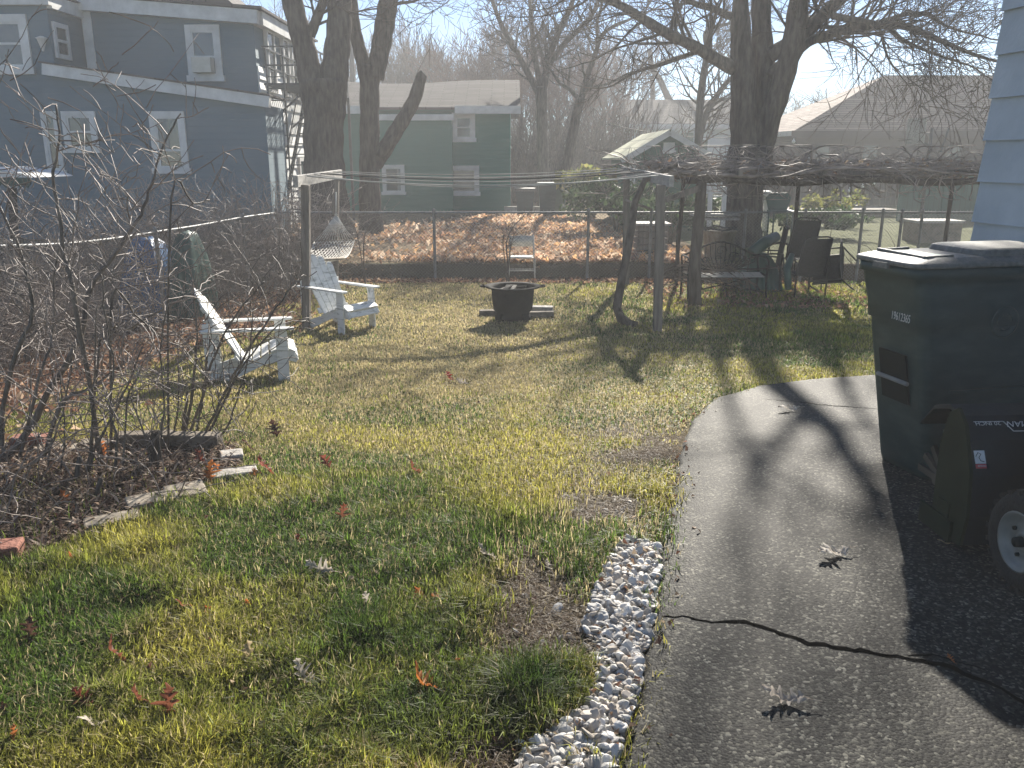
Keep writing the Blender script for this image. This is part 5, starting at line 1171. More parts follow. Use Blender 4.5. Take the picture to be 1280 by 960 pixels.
# white picnic table
wy = 22.0; a, b_ = P(938, 243, wy), P(966, 243, wy)
root = thing('white_bench', 'small white slatted bench shining under the deck railing', 'bench', ((a.x + b_.x) / 2, wy, -.15))
for k in range(5): q = MB(); x = a.x + (b_.x - a.x) * k / 5; q.bx(x, x + (b_.x - a.x) / 5 - .03, wy, wy + .5, P(950, 244, wy).z, P(950, 239, wy).z); q.build('slat', M['white'], root)
for x in (a.x + .05, b_.x - .1): q = MB(); q.bx(x, x + .06, wy + .1, wy + .4, -.2, P(950, 244, wy).z - .003); q.build('leg', M['white'], root)

# ---- at the far side: canopy, blue and green tubs behind the brush
cy_ = 10.2; a = P(38, 222, cy_)
root = thing('garden_canopy', 'small white topped canopy with scalloped edge on a rusty post beyond the side fence', 'canopy', (P(14, 340, cy_).x, cy_, -.42))
q = MB(); x0_ = P(-90, 220, cy_).x; q.prism([(x0_, cy_, a.z + .02), (a.x, cy_, a.z), (a.x - .1, cy_ , a.z + .05), (x0_ + .6, cy_, a.z + .12)], (0, 1.0, 0)); q.build('top', M['white'], root)
q = MB(); n = 14
for k in range(n):
    xa_ = x0_ + (a.x - x0_) * k / n; xb_ = x0_ + (a.x - x0_) * (k + 1) / n; q.prism([(xa_, cy_ - .012, a.z - .002), (xb_, cy_ - .012, a.z - .002), (xb_, cy_ - .012, a.z - .07), ((xa_ + xb_) / 2, cy_ - .012, a.z - .12), (xa_, cy_ - .012, a.z - .07)], (0, .01, 0))
q.build('valance', M['tarpgreen'], root)
q = MB(); q.tube([P(22, 345, cy_), P(18, 290, cy_), P(15, 235, cy_)], [.06, .05, .05], 8); q.build('post', M['bark'], root)
ty = 11.0
for (pxa, pxb, pyt, pyb, mk, lab) in ((139, 199, 300, 345, 'tarpblue', 'blue tarp covered stack behind the side fence brush'), (203, 240, 292, 340, 'tarpgreen', 'teal tarp covered stack next to the blue one behind the side fence')):
    a, b_ = P(pxa, pyb, ty), P(pxb, pyb, ty); zt = P(pxa, pyt, ty).z; drape('covered_stack', Vector(((a.x + b_.x) / 2, ty + .5, -.42)), (b_.x - a.x) / 2, .5, zt + .42, 4 if mk == 'tarpblue' else 8, mk, lab, 'covered stack')

# ---- edging round the flower bed
BL = [(180, 560, .34, .10, .11, 5, 'block', 'dark timber block in the back edging of the flower bed, between two paler blocks'), (226, 563, .50, .10, .12, -3, 'block', 'long dark timber block in the back edging behind the red stems'),
      (80, 566, .36, .11, .05, 4, 'board', 'pale weathered block at the back edging near the thick shrub stem'), (128, 563, .28, .10, .07, 0, 'block', 'short brown block next to the pale weathered edging block'),
      (289, 577, .13, .11, .035, 20, 'flag', 'small pale flagstone at the back corner of the flower bed'), (291, 600, .26, .10, .03, 25, 'flag', 'pale flat flagstone lying at the lawn tip of the bed'),
      (231, 623, .20, .17, .03, 30, 'board', 'weathered plank with stem shadows across it, above the larger tilted plank'), (189, 635, .24, .13, .035, 32, 'board', 'larger tilted plank with dark stripes of shadow in the front edging'),
      (138, 660, .24, .10, .03, 28, 'board', 'pale narrow plank end lowest along the front edging'), (4, 705, .14, .12, .10, 15, 'brick', 'broken brick at the foot of the bed beside the lawn'),
      (36, 562, .20, .10, .10, 8, 'brick', 'reddish block at the back of the bed against the thick stem')]
for (px, py, l, w, hh, a, mk, lab) in BL:
    p = G(px, py); q = MB(); Mx = Matrix.Rotation(R(a), 3, 'Z') @ Matrix.Rotation(R(4 if hh < .05 else 0), 3, 'X'); q.box(p + Vector((0, .02, hh / 2 - .012 + (.03 if hh < .05 else 0))), (l, w, hh), Mx)
    tag(q.build('edging_block', M[mk], None, .008), lab, 'edging block', 'edging of the flower bed')
# ================================================================ TREES AND SHRUBS
def rvec(rr): return Vector((rr.gauss(0, 1), rr.gauss(0, 1), rr.gauss(0, 1))).normalized()
def grow(tr, tw, p, d, L, r, lvl, rr, spread=0.75, lift=0.12, thin=0.03, rmin=0.006, kids=(3, 5), ztop=10.7):
    n = 5 if lvl > 0 else 4; pts = [p.copy()]; rad = [r]; d = d.normalized(); dirs = [d]
    for i in range(n):
        d = (d + rvec(rr) * 0.20 + Vector((0, 0, lift))).normalized()
        if p.z > ztop - 0.5: d.z = -abs(d.z) * .2; d.normalize()
        p = p + d * (L / n); pts.append(p.copy()); dirs.append(d); rad.append(max(rmin * .6, r * (1 - 0.55 * (i + 1) / n)))
    (tr if r > thin else tw).tube(pts, rad, 8 if r > .12 else (6 if r > .04 else (4 if r > .012 else 3)), cap=False)
    if lvl <= 0: return
    for k in range(rr.randint(*kids)):
        t = rr.uniform(.25, 1.0); i = min(n, max(1, int(t * n + .5))); q = pts[i]; dd = dirs[i]
        s = dd.cross(rvec(rr)).normalized(); nd = (dd * (1 - spread * .45) + s * spread).normalized()
        rc = max(rmin, rad[i] * rr.uniform(.45, .72)); grow(tr, tw, q, nd, L * rr.uniform(.5, .8), rc, lvl - 1, rr, spread, lift, thin, rmin, kids, ztop)
    i = n; grow(tr, tw, pts[i], dirs[i], L * .7, max(rmin, rad[i]), lvl - 1, rr, spread, lift, thin, rmin, kids, ztop)
def limb(tr, tw, pix, Y, widths, rr, lvl=3, side=True, ext=2.5, rmin=.007, dY=0.0, every=1, slen=1.0, lift=.05):
    """a limb through places of the photograph at depth Y, then grown on and set with branches"""
    pts = [P(px, py, Y + dY * i / max(1, len(pix) - 1)) for i, (px, py) in enumerate(pix)]; sc_ = Y / F
    rad = [w * sc_ / 2 for w in widths]
    # smooth
    ps, rs = [], []
    for i in range(len(pts) - 1):
        p0 = pts[max(0, i - 1)]; p1 = pts[i]; p2 = pts[i + 1]; p3 = pts[min(len(pts) - 1, i + 2)]
        for k in range(4):
            t = k / 4; ps.append(0.5 * ((2 * p1) + (p2 - p0) * t + (2 * p0 - 5 * p1 + 4 * p2 - p3) * t * t + (3 * p1 - p0 - 3 * p2 + p3) * t ** 3)); rs.append(rad[i] + (rad[i + 1] - rad[i]) * t)
    ps.append(pts[-1]); rs.append(rad[-1])
    if rad[0] > .08: rs = [v * (1 + .05 * math.sin(i * 1.9 + rad[0] * 30)) for i, v in enumerate(rs)]
    tr.tube(ps, rs, 12 if rad[0] > .15 else 7)
    d = (ps[-1] - ps[-2]).normalized()
    if ext: grow(tr, tw, ps[-1], d, ext, rs[-1], lvl, rr, rmin=rmin, lift=lift)
    if side:
        for i in range(3, len(ps) - 1, every):
            if rr.random() < .8:
                dd = (ps[i + 1] - ps[i]).normalized(); s = dd.cross(rvec(rr)).normalized()
                grow(tr, tw, ps[i], (dd * .5 + s * .8 + Vector((0, 0, .15))).normalized(), slen * rr.uniform(.7, 1.5), max(.012, min(.05, rs[i] * .35)), max(1, lvl - 1), rr, rmin=rmin, lift=lift)
def tree_thing(name, label, base, tr, tw, group=None, bark='bark', twig='twig'):
    root = thing(name, label, 'tree', base, group)
    tr.build('trunk', M[bark], root); 
    if tw.f: tw.build('crown', M[twig], root)
    return root

# the thick tree at the fence, many stems; unseen tops shaped for its shadow
TY = 18.6; rr = random.Random(21); tr, tw = MB(), MB()
limb(tr, tw, [(922, 312), (924, 296), (927, 262), (931, 215), (938, 185)], TY, [68, 56, 50, 50, 50], rr, side=False, ext=0)
limb(tr, tw, [(934, 225), (933, 190), (930, 140), (929, 90), (926, 45), (926, -10), (932, -70)], TY, [48, 40, 33, 29, 25, 17, 7], rr, lvl=3, ext=3.0, side=False)
limb(tr, tw, [(942, 225), (949, 190), (957, 140), (957, 90), (952, 40), (952, -15), (958, -75)], TY, [40, 34, 27, 25, 24, 22, 20], rr, lvl=3, ext=3.0, side=False, dY=.5)
limb(tr, tw, [(950, 200), (960, 155), (975, 112), (988, 65), (995, 20), (1000, -30), (1004, -80)], TY, [30, 27, 26, 24, 22, 15, 7], rr, lvl=2, ext=2.8, side=False, dY=-.4)
limb(tr, tw, [(918, 86), (895, 74), (868, 58), (838, 44), (806, 25), (778, 8), (750, -4), (712, -14), (670, -12)], TY, [17, 15, 13, 12, 11, 9, 8, 6, 4], rr, lvl=3, dY=-1.2, ext=1.6)
limb(tr, tw, [(923, 22), (905, 18), (893, 11), (878, 8), (862, 2), (840, -8)], TY, [10, 9, 8, 7, 6, 5], rr, lvl=3, ext=1.6)
limb(tr, tw, [(886, 64), (868, 66), (845, 74), (822, 82), (800, 88), (784, 96), (768, 106)], TY + .5, [6, 6, 5, 5, 4, 3, 2], rr, lvl=2, ext=.8)
limb(tr, tw, [(962, 70), (985, 55), (1003, 46), (1020, 28), (1038, 10), (1056, -12), (1080, -40)], TY, [18, 17, 16, 15, 14, 12, 10], rr, lvl=3, ext=2.4, dY=-.6)
limb(tr, tw, [(985, 88), (1000, 62), (1016, 50), (1040, 42), (1066, 37), (1092, 33), (1118, 31), (1142, 36), (1165, 46), (1188, 56), (1212, 66), (1236, 74)], TY, [13, 12, 11, 10, 9.5, 9, 8, 7, 6, 5, 4, 3], rr, lvl=3, ext=1.2, dY=-2, lift=.0)
limb(tr, tw, [(1040, 20), (1062, 24), (1085, 28), (1108, 34), (1128, 50), (1150, 60), (1175, 70), (1200, 78)], TY - 1, [8, 8, 7, 7, 5, 4, 3, 2.5], rr, lvl=3, ext=1.0, lift=-.02)
limb(tr, tw, [(1090, 34), (1112, 24), (1138, 17), (1160, 19), (1182, 32), (1205, 40)], TY - 1, [6, 5, 5, 4, 3, 2.5], rr, lvl=3, ext=1.0)
limb(tr, tw, [(962, 96), (975, 82), (990, 72)], TY, [16, 14, 12], rr, side=False, ext=0)
limb(tr, tw, [(1100, 36), (1106, 60), (1112, 76), (1122, 90)], TY - 1, [3.5, 3, 2.5, 2], rr, lvl=2, ext=.7, lift=-.12)
tree_thing('bare_tree', 'thick many stemmed bare tree beyond the fence by the patio chair heap', G(925, 300), tr, tw)

# forked pair near the blue house
tr, tw = MB(), MB(); rr = random.Random(22); TY = 19.5
limb(tr, tw, [(418, 330), (416, 306), (410, 270), (406, 220), (404, 170), (406, 130), (404, 100)], TY, [78, 64, 56, 50, 48, 50, 56], rr, side=False, ext=0)
limb(tr, tw, [(396, 135), (390, 105), (384, 75), (375, 40), (366, 5), (356, -35), (345, -80)], TY, [34, 32, 28, 25, 24, 22, 19], rr, lvl=2, ext=2.8, side=False)
limb(tr, tw, [(412, 135), (417, 100), (421, 65), (424, 30), (424, -5), (422, -45), (424, -90)], TY, [38, 34, 31, 29, 28, 25, 22], rr, lvl=2, ext=2.8, side=False, dY=.4)
limb(tr, tw, [(388, 45), (394, 28), (402, 8), (410, -15)], TY, [12, 12, 11, 10], rr, lvl=3, ext=2.2)
limb(tr, tw, [(388, 98), (383, 100), (380, 97)], TY, [16, 10, 4], rr, side=False, ext=0)
tree_thing('bare_tree', 'broad double stemmed bare tree in front of the green house, nearest the blue house', G(416, 312), tr, tw)
tr, tw = MB(), MB(); rr = random.Random(23); TY = 21.0
limb(tr, tw, [(466, 320), (464, 285), (462, 240), (462, 190), (462, 140), (462, 100), (464, 82)], TY, [42, 30, 26, 24, 23, 24, 26], rr, side=False, ext=0)
limb(tr, tw, [(458, 98), (452, 72), (446, 48), (442, 25), (440, 0), (437, -40), (432, -80)], TY, [18, 16, 15, 14, 13, 12, 10], rr, lvl=2, ext=2.6, side=False)
limb(tr, tw, [(468, 98), (473, 75), (478, 48), (482, 22), (486, -5), (489, -45), (494, -80)], TY, [22, 22, 23, 23, 22, 19, 16], rr, lvl=2, ext=2.6, side=False)
limb(tr, tw, [(484, 8), (500, 4), (516, 2), (530, -4)], TY, [5, 4, 3, 3], rr, lvl=3, ext=1.0)
limb(tr, tw, [(468, 205), (480, 188), (494, 165), (506, 146), (518, 124), (526, 98), (530, 92)], TY, [20, 19, 18, 17, 16, 13, 10], rr, side=False, ext=0)
limb(tr, tw, [(474, 196), (484, 182), (492, 170)], TY - .2, [10, 12, 8], rr, side=False, ext=0)
tree_thing('bare_tree', 'forked bare tree with a snapped leaning limb against the green house wall', G(465, 300), tr, tw)

# trees between green house and shed
tr, tw = MB(), MB(); rr = random.Random(24); TY = 33.0
limb(tr, tw, [(680, 262), (679, 220), (678, 170), (677, 130), (676, 108)], TY, [17, 14, 13, 13, 15], rr, side=False, ext=0)
limb(tr, tw, [(674, 118), (662, 95), (648, 70), (635, 48), (622, 20), (610, -15)], TY, [9, 8, 7, 6, 5, 4], rr, lvl=3, ext=2, rmin=.012)
limb(tr, tw, [(678, 114), (684, 85), (690, 60), (700, 36), (712, 12), (722, -20)], TY, [10, 9, 8, 7, 6, 5], rr, lvl=3, ext=2, rmin=.012)
limb(tr, tw, [(677, 110), (670, 80), (666, 50), (664, 20), (660, -20)], TY, [8, 7, 6, 5, 4], rr, lvl=3, ext=2, rmin=.012)
limb(tr, tw, [(686, 82), (702, 58), (722, 38), (740, 18), (752, -10)], TY, [7, 6, 6, 5, 4], rr, lvl=3, ext=1.8, rmin=.012)
tree_thing('bare_tree', 'slender bare tree with spreading fork between the green house and the leaning tree', (P(680, 262, TY).x, TY, -.15), tr, tw)
tr, tw = MB(), MB(); rr = random.Random(25); TY = 30.0
limb(tr, tw, [(697, 262), (706, 220), (714, 180), (720, 145), (726, 122)], TY, [13, 12, 12, 11, 11], rr, side=False, ext=0)
limb(tr, tw, [(726, 124), (734, 95), (744, 68), (752, 45), (768, 32), (786, 25)], TY, [8, 7, 6, 5, 4, 3], rr, lvl=3, ext=1.5, rmin=.011)
limb(tr, tw, [(724, 124), (712, 112), (700, 104), (690, 90)], TY, [6, 5, 4, 3], rr, lvl=2, ext=.8, rmin=.011)
limb(tr, tw, [(728, 118), (740, 102), (744, 99)], TY, [7, 6, 4], rr, side=False, ext=0)
limb(tr, tw, [(748, 58), (746, 30), (752, 5), (748, -25)], TY, [4, 4, 3, 3], rr, lvl=3, ext=1.4, rmin=.011)
limb(tr, tw, [(732, 110), (760, 105), (785, 92), (810, 86)], TY, [4, 3, 3, 2], rr, lvl=2, ext=1, rmin=.011)
tree_thing('bare_tree', 'bare tree leaning away from the green house with cut branch stubs', (P(697, 262, TY).x, TY, -.15), tr, tw)
tr, tw = MB(), MB(); rr = random.Random(26); TY = 54.0
limb(tr, tw, [(880, 250), (868, 190), (858, 160), (845, 138), (835, 122), (825, 100), (815, 84), (812, 62)], TY, [12, 11, 10, 9, 8, 7, 7, 6], rr, side=False, ext=0)
limb(tr, tw, [(814, 88), (822, 80), (845, 72), (870, 66)], TY, [5, 4, 4, 3], rr, lvl=3, ext=1.8, rmin=.016)
limb(tr, tw, [(815, 250), (815, 150), (816, 120), (815, 95)], TY, [8, 7, 6, 5], rr, side=False, ext=0)
tree_thing('bare_tree', 'dead pollarded tree poking above the middle of the pale house roof', (P(880, 255, TY).x, TY, -.15), tr, tw)
tr, tw = MB(), MB(); rr = random.Random(27); TY = 31.0
limb(tr, tw, [(870, 262), (872, 200), (874, 150), (876, 118), (880, 90), (884, 62), (882, 42), (895, 33), (910, 30)], TY, [11, 10, 9, 9, 8, 7, 6, 4, 3], rr, lvl=3, ext=1.0, rmin=.011)
limb(tr, tw, [(871, 190), (880, 150), (892, 126), (906, 106), (920, 92)], TY, [8, 8, 7, 6, 5], rr, lvl=2, ext=1.0, rmin=.011)
tree_thing('bare_tree', 'crooked two stemmed bare tree between the dark shed and the thick trunk', (P(870, 262, TY).x, TY, -.15), tr, tw)

# more distant crowns: each a tree of its own, three moulds copied
def mould(seed, hgt, r, red=False, kids=(3, 5)):
    rr = random.Random(seed); tr, tw = MB(), MB(); d = Vector((rr.uniform(-.08, .08), rr.uniform(-.08, .08), 1))
    p = Vector((0, 0, -.2)); pts = [p]; rad = [r]
    for i in range(4): p = p + (d + rvec(rr) * .06) * (hgt * .28 / 4); pts.append(p); rad.append(r * (1 - .1 * i))
    tr.tube(pts, rad, 7)
    for k in range(5):
        a = k * 1.257 + rr.uniform(-.4, .4); grow(tr, tw, pts[-1 - (k % 2)], Vector((math.cos(a) * .55, math.sin(a) * .55, 1)), hgt * .26, r * .55, 4, rr, spread=.6, lift=.10, thin=.05, rmin=.014, kids=kids, ztop=hgt)
    root = thing('bare_tree', 'x', 'tree', (0, 0, 0), None, local=True); tr.build('trunk', M['bark'], root); tw.build('crown', M['redtwig' if red else 'twig'], root); return root
moulds = [mould(101, 10.8, .26, kids=(3, 4)), mould(102, 10.4, .2, True, kids=(3, 5)), mould(103, 10.6, .24, kids=(3, 4))]
used = set()
FAR = [(1, 610, 48, 'reddish budded bare tree rising over the middle of the green house roof'), (0, 520, 52, 'grey bare tree behind the snapped limb over the green house roof'), (2, 565, 56, 'bare tree between the grey and the reddish crowns behind the green house'),
       (1, 645, 55, 'reddish twiggy tree over the far end of the green house ridge'), (2, 478, 50, 'bare tree showing between the two forked trunks'), (0, 340, 44, 'bare tree rising behind the blue house corner'),
       (0, 285, 46, 'bare crown showing above the blue house roof gable'), (2, 725, 58, 'pale bare tree far behind the leaning tree'), (0, 775, 56, 'bare tree behind the pale house gable end'), (2, 835, 62, 'bare tree far behind the middle of the pale house roof'),
       (0, 905, 60, 'bare tree far behind the thick many stemmed trunk'), (2, 1040, 58, 'rounded bare tree behind the hip end of the brown house'), (0, 1010, 64, 'bare tree showing between the thick trunk and the rounded crown'), (1, 700, 46, 'reddish bare tree behind the slender forked tree'), (0, 1095, 66, 'low bare crown just clearing the brown house ridge')]
for i, (k, px, Y, lab) in enumerate(FAR):
    o = moulds[k] if k not in used else copy_tree(moulds[k]); used.add(k)
    s = 1.0 if Y < 57 or px < 760 else .62
    o.location = (P(px, 250, Y).x, Y, -.2); o.rotation_euler = (0, 0, i * 2.1); o.scale = (s, s, s * (.95 if i % 2 else 1.0)); o['label'] = lab; o['group'] = 'bare trees behind the houses'
# far wood, one mass
rr = random.Random(77); tw = MB()
for i in range(420):
    x = rr.uniform(-34, 46); Y = rr.uniform(66, 84); hh = rr.uniform(4.0, 7.0) if x > 4 else rr.uniform(5.5, 9.0); p = Vector((x, Y, -.3)); d = Vector((rr.uniform(-.12, .12), 0, 1)); tw.tube([p, p + d * hh * .5, p + d * hh], [.09, .06, .02], 4, cap=False)
    for k in range(26):
        t = rr.uniform(.12, 1); q = p + d * hh * t; a = rr.uniform(0, 6.28); v = Vector((math.cos(a), math.sin(a) * .4, rr.uniform(.5, 1.6))).normalized(); L_ = rr.uniform(.7, 2.0) * (1.2 - t * .5); m_ = q + v * L_ * .5 + rvec(rr) * .12; e_ = q + v * L_ + rvec(rr) * .2
        tw.tube([q, m_, e_], [.03, .024, .016], 3, cap=False); tw.tube([m_, m_ + (v + rvec(rr) * .7) * L_ * .5], [.022, .012], 3, cap=False)
tag(tw.build('woods', M['twig']), kind='stuff')
# dark scrub band between green house and shed
rr = random.Random(78); tw = MB()
for i in range(1500):
    x = rr.uniform(P(640, 230, 40).x, P(800, 230, 40).x); Y = rr.uniform(36, 44); p = Vector((x, Y, -.2)); hh = rr.uniform(1.5, 4.6); pts = [p]; d = Vector((rr.uniform(-.3, .3), rr.uniform(-.3, .3), 1))
    for k in range(4): d = (d + rvec(rr) * .35).normalized(); p = p + d * hh / 4; pts.append(p)
    tw.tube(pts, [.03, .028, .024, .018, .01], 3, cap=False)
tag(tw.build('undergrowth', M['twig']), kind='stuff')

# evergreen and yellow-leaved shrubs beyond the fence
def leafy(name, label, px, pyb, pyt, w, Y, seed, cols, n, lsz):
    rr = np.random.default_rng(seed); zb = -.2; zt = P(px, pyt, Y).z; x0_ = P(px, pyb, Y).x; hh = zt - zb
    root = thing(name, label, 'shrub', (x0_, Y, zb))
    st = MB(); r2 = random.Random(seed)
    for k in range(9):
        a = r2.uniform(0, 6.28); e_ = Vector((x0_ + math.cos(a) * w * .7 * r2.random(), Y + math.sin(a) * w * .5, zb + hh * r2.uniform(.6, .98))); st.tube([(x0_, Y, zb), (Vector((x0_, Y, zb)).lerp(e_, .5) + Vector((0, 0, hh * .1))), e_], [.025, .018, .008], 4)
    st.build('stem', M['shrub'], root)
    u = rr.normal(0, 1, (n, 3)); u /= np.linalg.norm(u, axis=1)[:, None]; rd = rr.random(n) ** .45
    cl = rr.normal(0, 1, (14, 3)) * .55; ci = rr.integers(0, 14, n)
    pos = np.clip(cl[ci], -.8, .8) * np.array([w, w * .8, hh * .30]) + u * rd[:, None] * np.array([w * .38, w * .35, hh * .17]) + np.array([x0_, Y, zb + hh * .62])
    d1 = rr.normal(0, 1, (n, 3)); d1 /= np.linalg.norm(d1, axis=1)[:, None]; d2 = np.cross(d1, rr.normal(0, 1, (n, 3))); d2 /= np.linalg.norm(d2, axis=1)[:, None]; s = (lsz * (.6 + .8 * rr.random(n)))[:, None]
    V = np.stack([pos - d1 * s, pos - d2 * s * .5, pos + d1 * s, pos + d2 * s * .5], 1).reshape(-1, 3) - np.array([x0_, Y, zb]); i = np.arange(n) * 4
    pal = np.array(cols); c = pal[rr.integers(0, len(pal), n)] * (.7 + .6 * rr.random((n, 1)))
    o = raw_mesh('foliage', V, np.stack([i, i + 1, i + 2, i + 3], -1).reshape(-1), np.full(n, 4), M['leaf'], np.repeat(c, 4, axis=0)); o.parent = root
YEL = [(0.22, 0.22, 0.06), (0.30, 0.28, 0.09), (0.16, 0.19, 0.05)]; DGR = [(0.03, 0.06, 0.025), (0.045, 0.08, 0.03), (0.06, 0.09, 0.04)]
leafy('yellow_shrub', 'yellow green leafy shrub catching the sun in front of the shed side wall', 742, 262, 204, 1.1, 27, 1, YEL, 1500, .11)
leafy('yellow_shrub', 'small yellow leaved shrub in front of the deck balusters, nearer the thick tree', 1018, 262, 238, .55, 24, 2, YEL, 420, .07)
leafy('yellow_shrub', 'yellow leaved shrub in front of the deck, beside the strung bulbs', 1050, 262, 236, .6, 24, 3, YEL, 480, .07)
leafy('dark_shrub', 'dark evergreen bush in the shade at the end of the leaf pile', 770, 300, 222, 1.2, 21, 4, DGR, 2600, .07)
leafy('dark_shrub', 'low dark bush added for shade between fence and deck, behind the patio chair heap', 1015, 290, 260, 1.0, 20.5, 6, DGR, 1800, .06)  # dark foliage added where there is only shade under the deck
leafy('dark_shrub', 'dark ivy clad bush behind the clothesline post and crate', 838, 300, 240, 1.1, 19, 5, DGR, 2200, .06)

# ---- brush beyond the side fence: a tangle, one mass
rr = random.Random(31); tw = MB(); tk = MB()
def arc(tw, p, hh, rr, r0, lean=None, n=7):
    d = Vector((rr.uniform(-.5, .5), rr.uniform(-.5, .5), 1)) if lean is None else lean; pts = [p.copy()]
    for k in range(n):
        d = (d + rvec(rr) * .28 + Vector((0, 0, -.03 * k))).normalized(); p = p + d * hh / n; pts.append(p.copy())
    tw.tube(pts, [max(.0025, r0 * (1 - .75 * k / n)) for k in range(n + 1)], 4, cap=False); return pts
for i in range(1700):
    y = 6.0 + 10.0 * rr.random() ** .8; x = lfx(y) - rr.uniform(.05, 1) ** 1.2 * 2.3
    if rr.random() < .35: y = rr.uniform(13.2, 17.2); x = rr.uniform(-5.9, -3.7) if rr.random() < .7 else rr.uniform(-3.9, -3.3)
    if y < 11.2 and 120 < 640 + x * F / (y * 1.0) < 255 and rr.random() < .8: continue
    p = Vector((x, y, -.42)); pts = arc(tw, p, rr.uniform(.7, 2.1), rr, rr.choice((.004, .005, .007, .011)))
    for k in range(2, 7, 2): arc(tw, pts[k], rr.uniform(.25, .6), rr, .0035, Vector((rr.uniform(-1, 1), rr.uniform(-1, 1), rr.uniform(-.1, .8))), 4)
tag(tw.build('undergrowth', M['greystem']), kind='stuff')
# darker crawling growth at the foot of the back fence
tw = MB()
for i in range(700):
    x = rr.uniform(-4.2, 7.5); y = 15.0 + rr.uniform(-.12, .35); arc(tw, Vector((x, y, -.43 if y < 15.05 else -.2)), rr.uniform(.12, .36), rr, .004, Vector((rr.uniform(-1, 1), rr.uniform(-.6, .6), .8)), 4)
for i in range(14):
    x = rr.uniform(4.6, 8.4); arc(tw, Vector((x, 15.05, -.3)), rr.uniform(.5, 1.0), rr, .010)
tag(tw.build('undergrowth', M['twig']), kind='stuff')

# fine thicket on the lawn side of that fence, thinning toward the chairs
tw = MB(); rr = random.Random(35)
for i in range(420):
    y = rr.uniform(4.6, 12.5); x = lfx(y) + abs(rr.gauss(0, .55)) * (1.0 if y > 6 else 1.5) - .1; 
    if 120 < 640 + x * F / y < 255 and rr.random() < .7: continue
    p = Vector((x, y, float(zg(x, y)))); pts = arc(tw, p, rr.uniform(.6, 1.9), rr, rr.choice((.0025, .003, .004, .006)))
    for k in range(2, 7): arc(tw, pts[k], rr.uniform(.15, .5), rr, .002, Vector((rr.uniform(-1, 1), rr.uniform(-1, 1), rr.uniform(-.2, .8))), 4)
for i in range(55):
    x, y = [v[0] for v in in_poly_pts(BED, 1)]; p = Vector((x, y, float(zg(x, y)))); pts = arc(tw, p, rr.uniform(.15, .9), rr, rr.choice((.002, .003, .004)))
    for k in range(3, 7, 2): arc(tw, pts[k], rr.uniform(.1, .3), rr, .0016, Vector((rr.uniform(-1, 1), rr.uniform(-1, 1), rr.uniform(-.2, .8))), 4)
tag(tw.build('undergrowth', M['greystem']), kind='stuff')

# ---- bare shrubs in the flower bed
def shrub(label, base, stems, Y, seed, arcs, mk='shrub', tk='greystem', twl=(.25, .7), tk2=.55):
    rr = random.Random(seed); st, tw = MB(), MB(); root = thing('bare_shrub', label, 'shrub', base)
    for pix, w0, w1, dY in stems:
        pts = []
        n = len(pix)
        for i, (px, py) in enumerate(pix):
            q = P(px, py, Y + dY * i / (n - 1))
            if i == 0: q.z = float(zg(q.x, q.y)) - .03
            pts.append(q)
        ps = []
        for i in range(n - 1):
            p0 = pts[max(0, i - 1)]; p1 = pts[i]; p2 = pts[i + 1]; p3 = pts[min(n - 1, i + 2)]
            for k in range(4): t = k / 4; ps.append(0.5 * ((2 * p1) + (p2 - p0) * t + (2 * p0 - 5 * p1 + 4 * p2 - p3) * t * t + (3 * p1 - p0 - 3 * p2 + p3) * t ** 3) + rvec(rr) * .006)
        ps.append(pts[-1]); m_ = len(ps); rs = [.78 * (w0 + (w1 - w0) * i / (m_ - 1)) * Y / F / 2 * (1 + .10 * math.sin(i * 2.3)) for i in range(m_)]; st.tube(ps, rs, 7)
        for i in range(3, m_):
            if rr.random() < tk2:
                d = (ps[i] - ps[i - 1]).normalized(); s = d.cross(rvec(rr)).normalized(); pp = arc(tw, ps[i], rr.uniform(*twl), rr, min(.005, rs[i] * .5 + .001), (d * .6 + s).normalized(), 6)
                for _k in (2, 3, 4): arc(tw, pp[_k], rr.uniform(.08, .28), rr, .0018, (d + rvec(rr)).normalized(), 4)
    for (pa, pb, yy) in arcs:
        a, b_ = P(*pa, yy), P(*pb, yy + rr.uniform(-.3, .3)); m_ = a.lerp(b_, .5) + rvec(rr) * .05; tw.tube([a, a.lerp(m_, .5) + rvec(rr) * .012, m_, m_.lerp(b_, .5) + rvec(rr) * .012, b_], [.003, .0027, .0024, .002, .0016], 4); [arc(tw, a.lerp(b_, rr.uniform(.2, .9)), rr.uniform(.08, .25), rr, .0018, rvec(rr), 4) for _ in range(2)]
    st.build('stem', M[mk], root); tw.build('twigs', M[tk], root); return root
rr = random.Random(41)
arcsA = [((rr.uniform(-20, 190), rr.uniform(60, 330)),) for _ in range(64)]
arcsA = [(a[0], (a[0][0] + rr.uniform(20, 75), a[0][1] + rr.uniform(30, 110) * rr.choice((1, 1, 1, -1))), rr.uniform(4.2, 5.6)) for a in arcsA]
shrub('big bare shrub with thick dark leaning stem in front of the blue house', G(3, 606), [
    ([(2, 606), (30, 548), (60, 492), (88, 446), (104, 405), (110, 366), (130, 336), (152, 306), (176, 268), (189, 230), (204, 182), (226, 142)], 13, 3, 1.0),
    ([(104, 405), (93, 368), (81, 322), (75, 272), (66, 226), (74, 176), (70, 130)], 9, 3, .3),
    ([(44, 528), (76, 506), (108, 487), (134, 470), (160, 450)], 8, 3, .2), ([(94, 440), (126, 424), (162, 410), (206, 384), (250, 362)], 5, 2, .5),
    ([(10, 590), (2, 520), (22, 440), (40, 396), (34, 346), (20, 300), (-6, 250)], 9, 4, .2), ([(176, 268), (214, 246), (240, 254), (262, 250)], 4, 2, .4), ([(110, 366), (140, 372), (168, 392), (198, 420), (230, 436)], 5, 2, .3), ([(20, 575), (50, 470), (66, 420), (70, 330), (88, 280)], 6, 2, .5)],
    4.75, 51, arcsA)
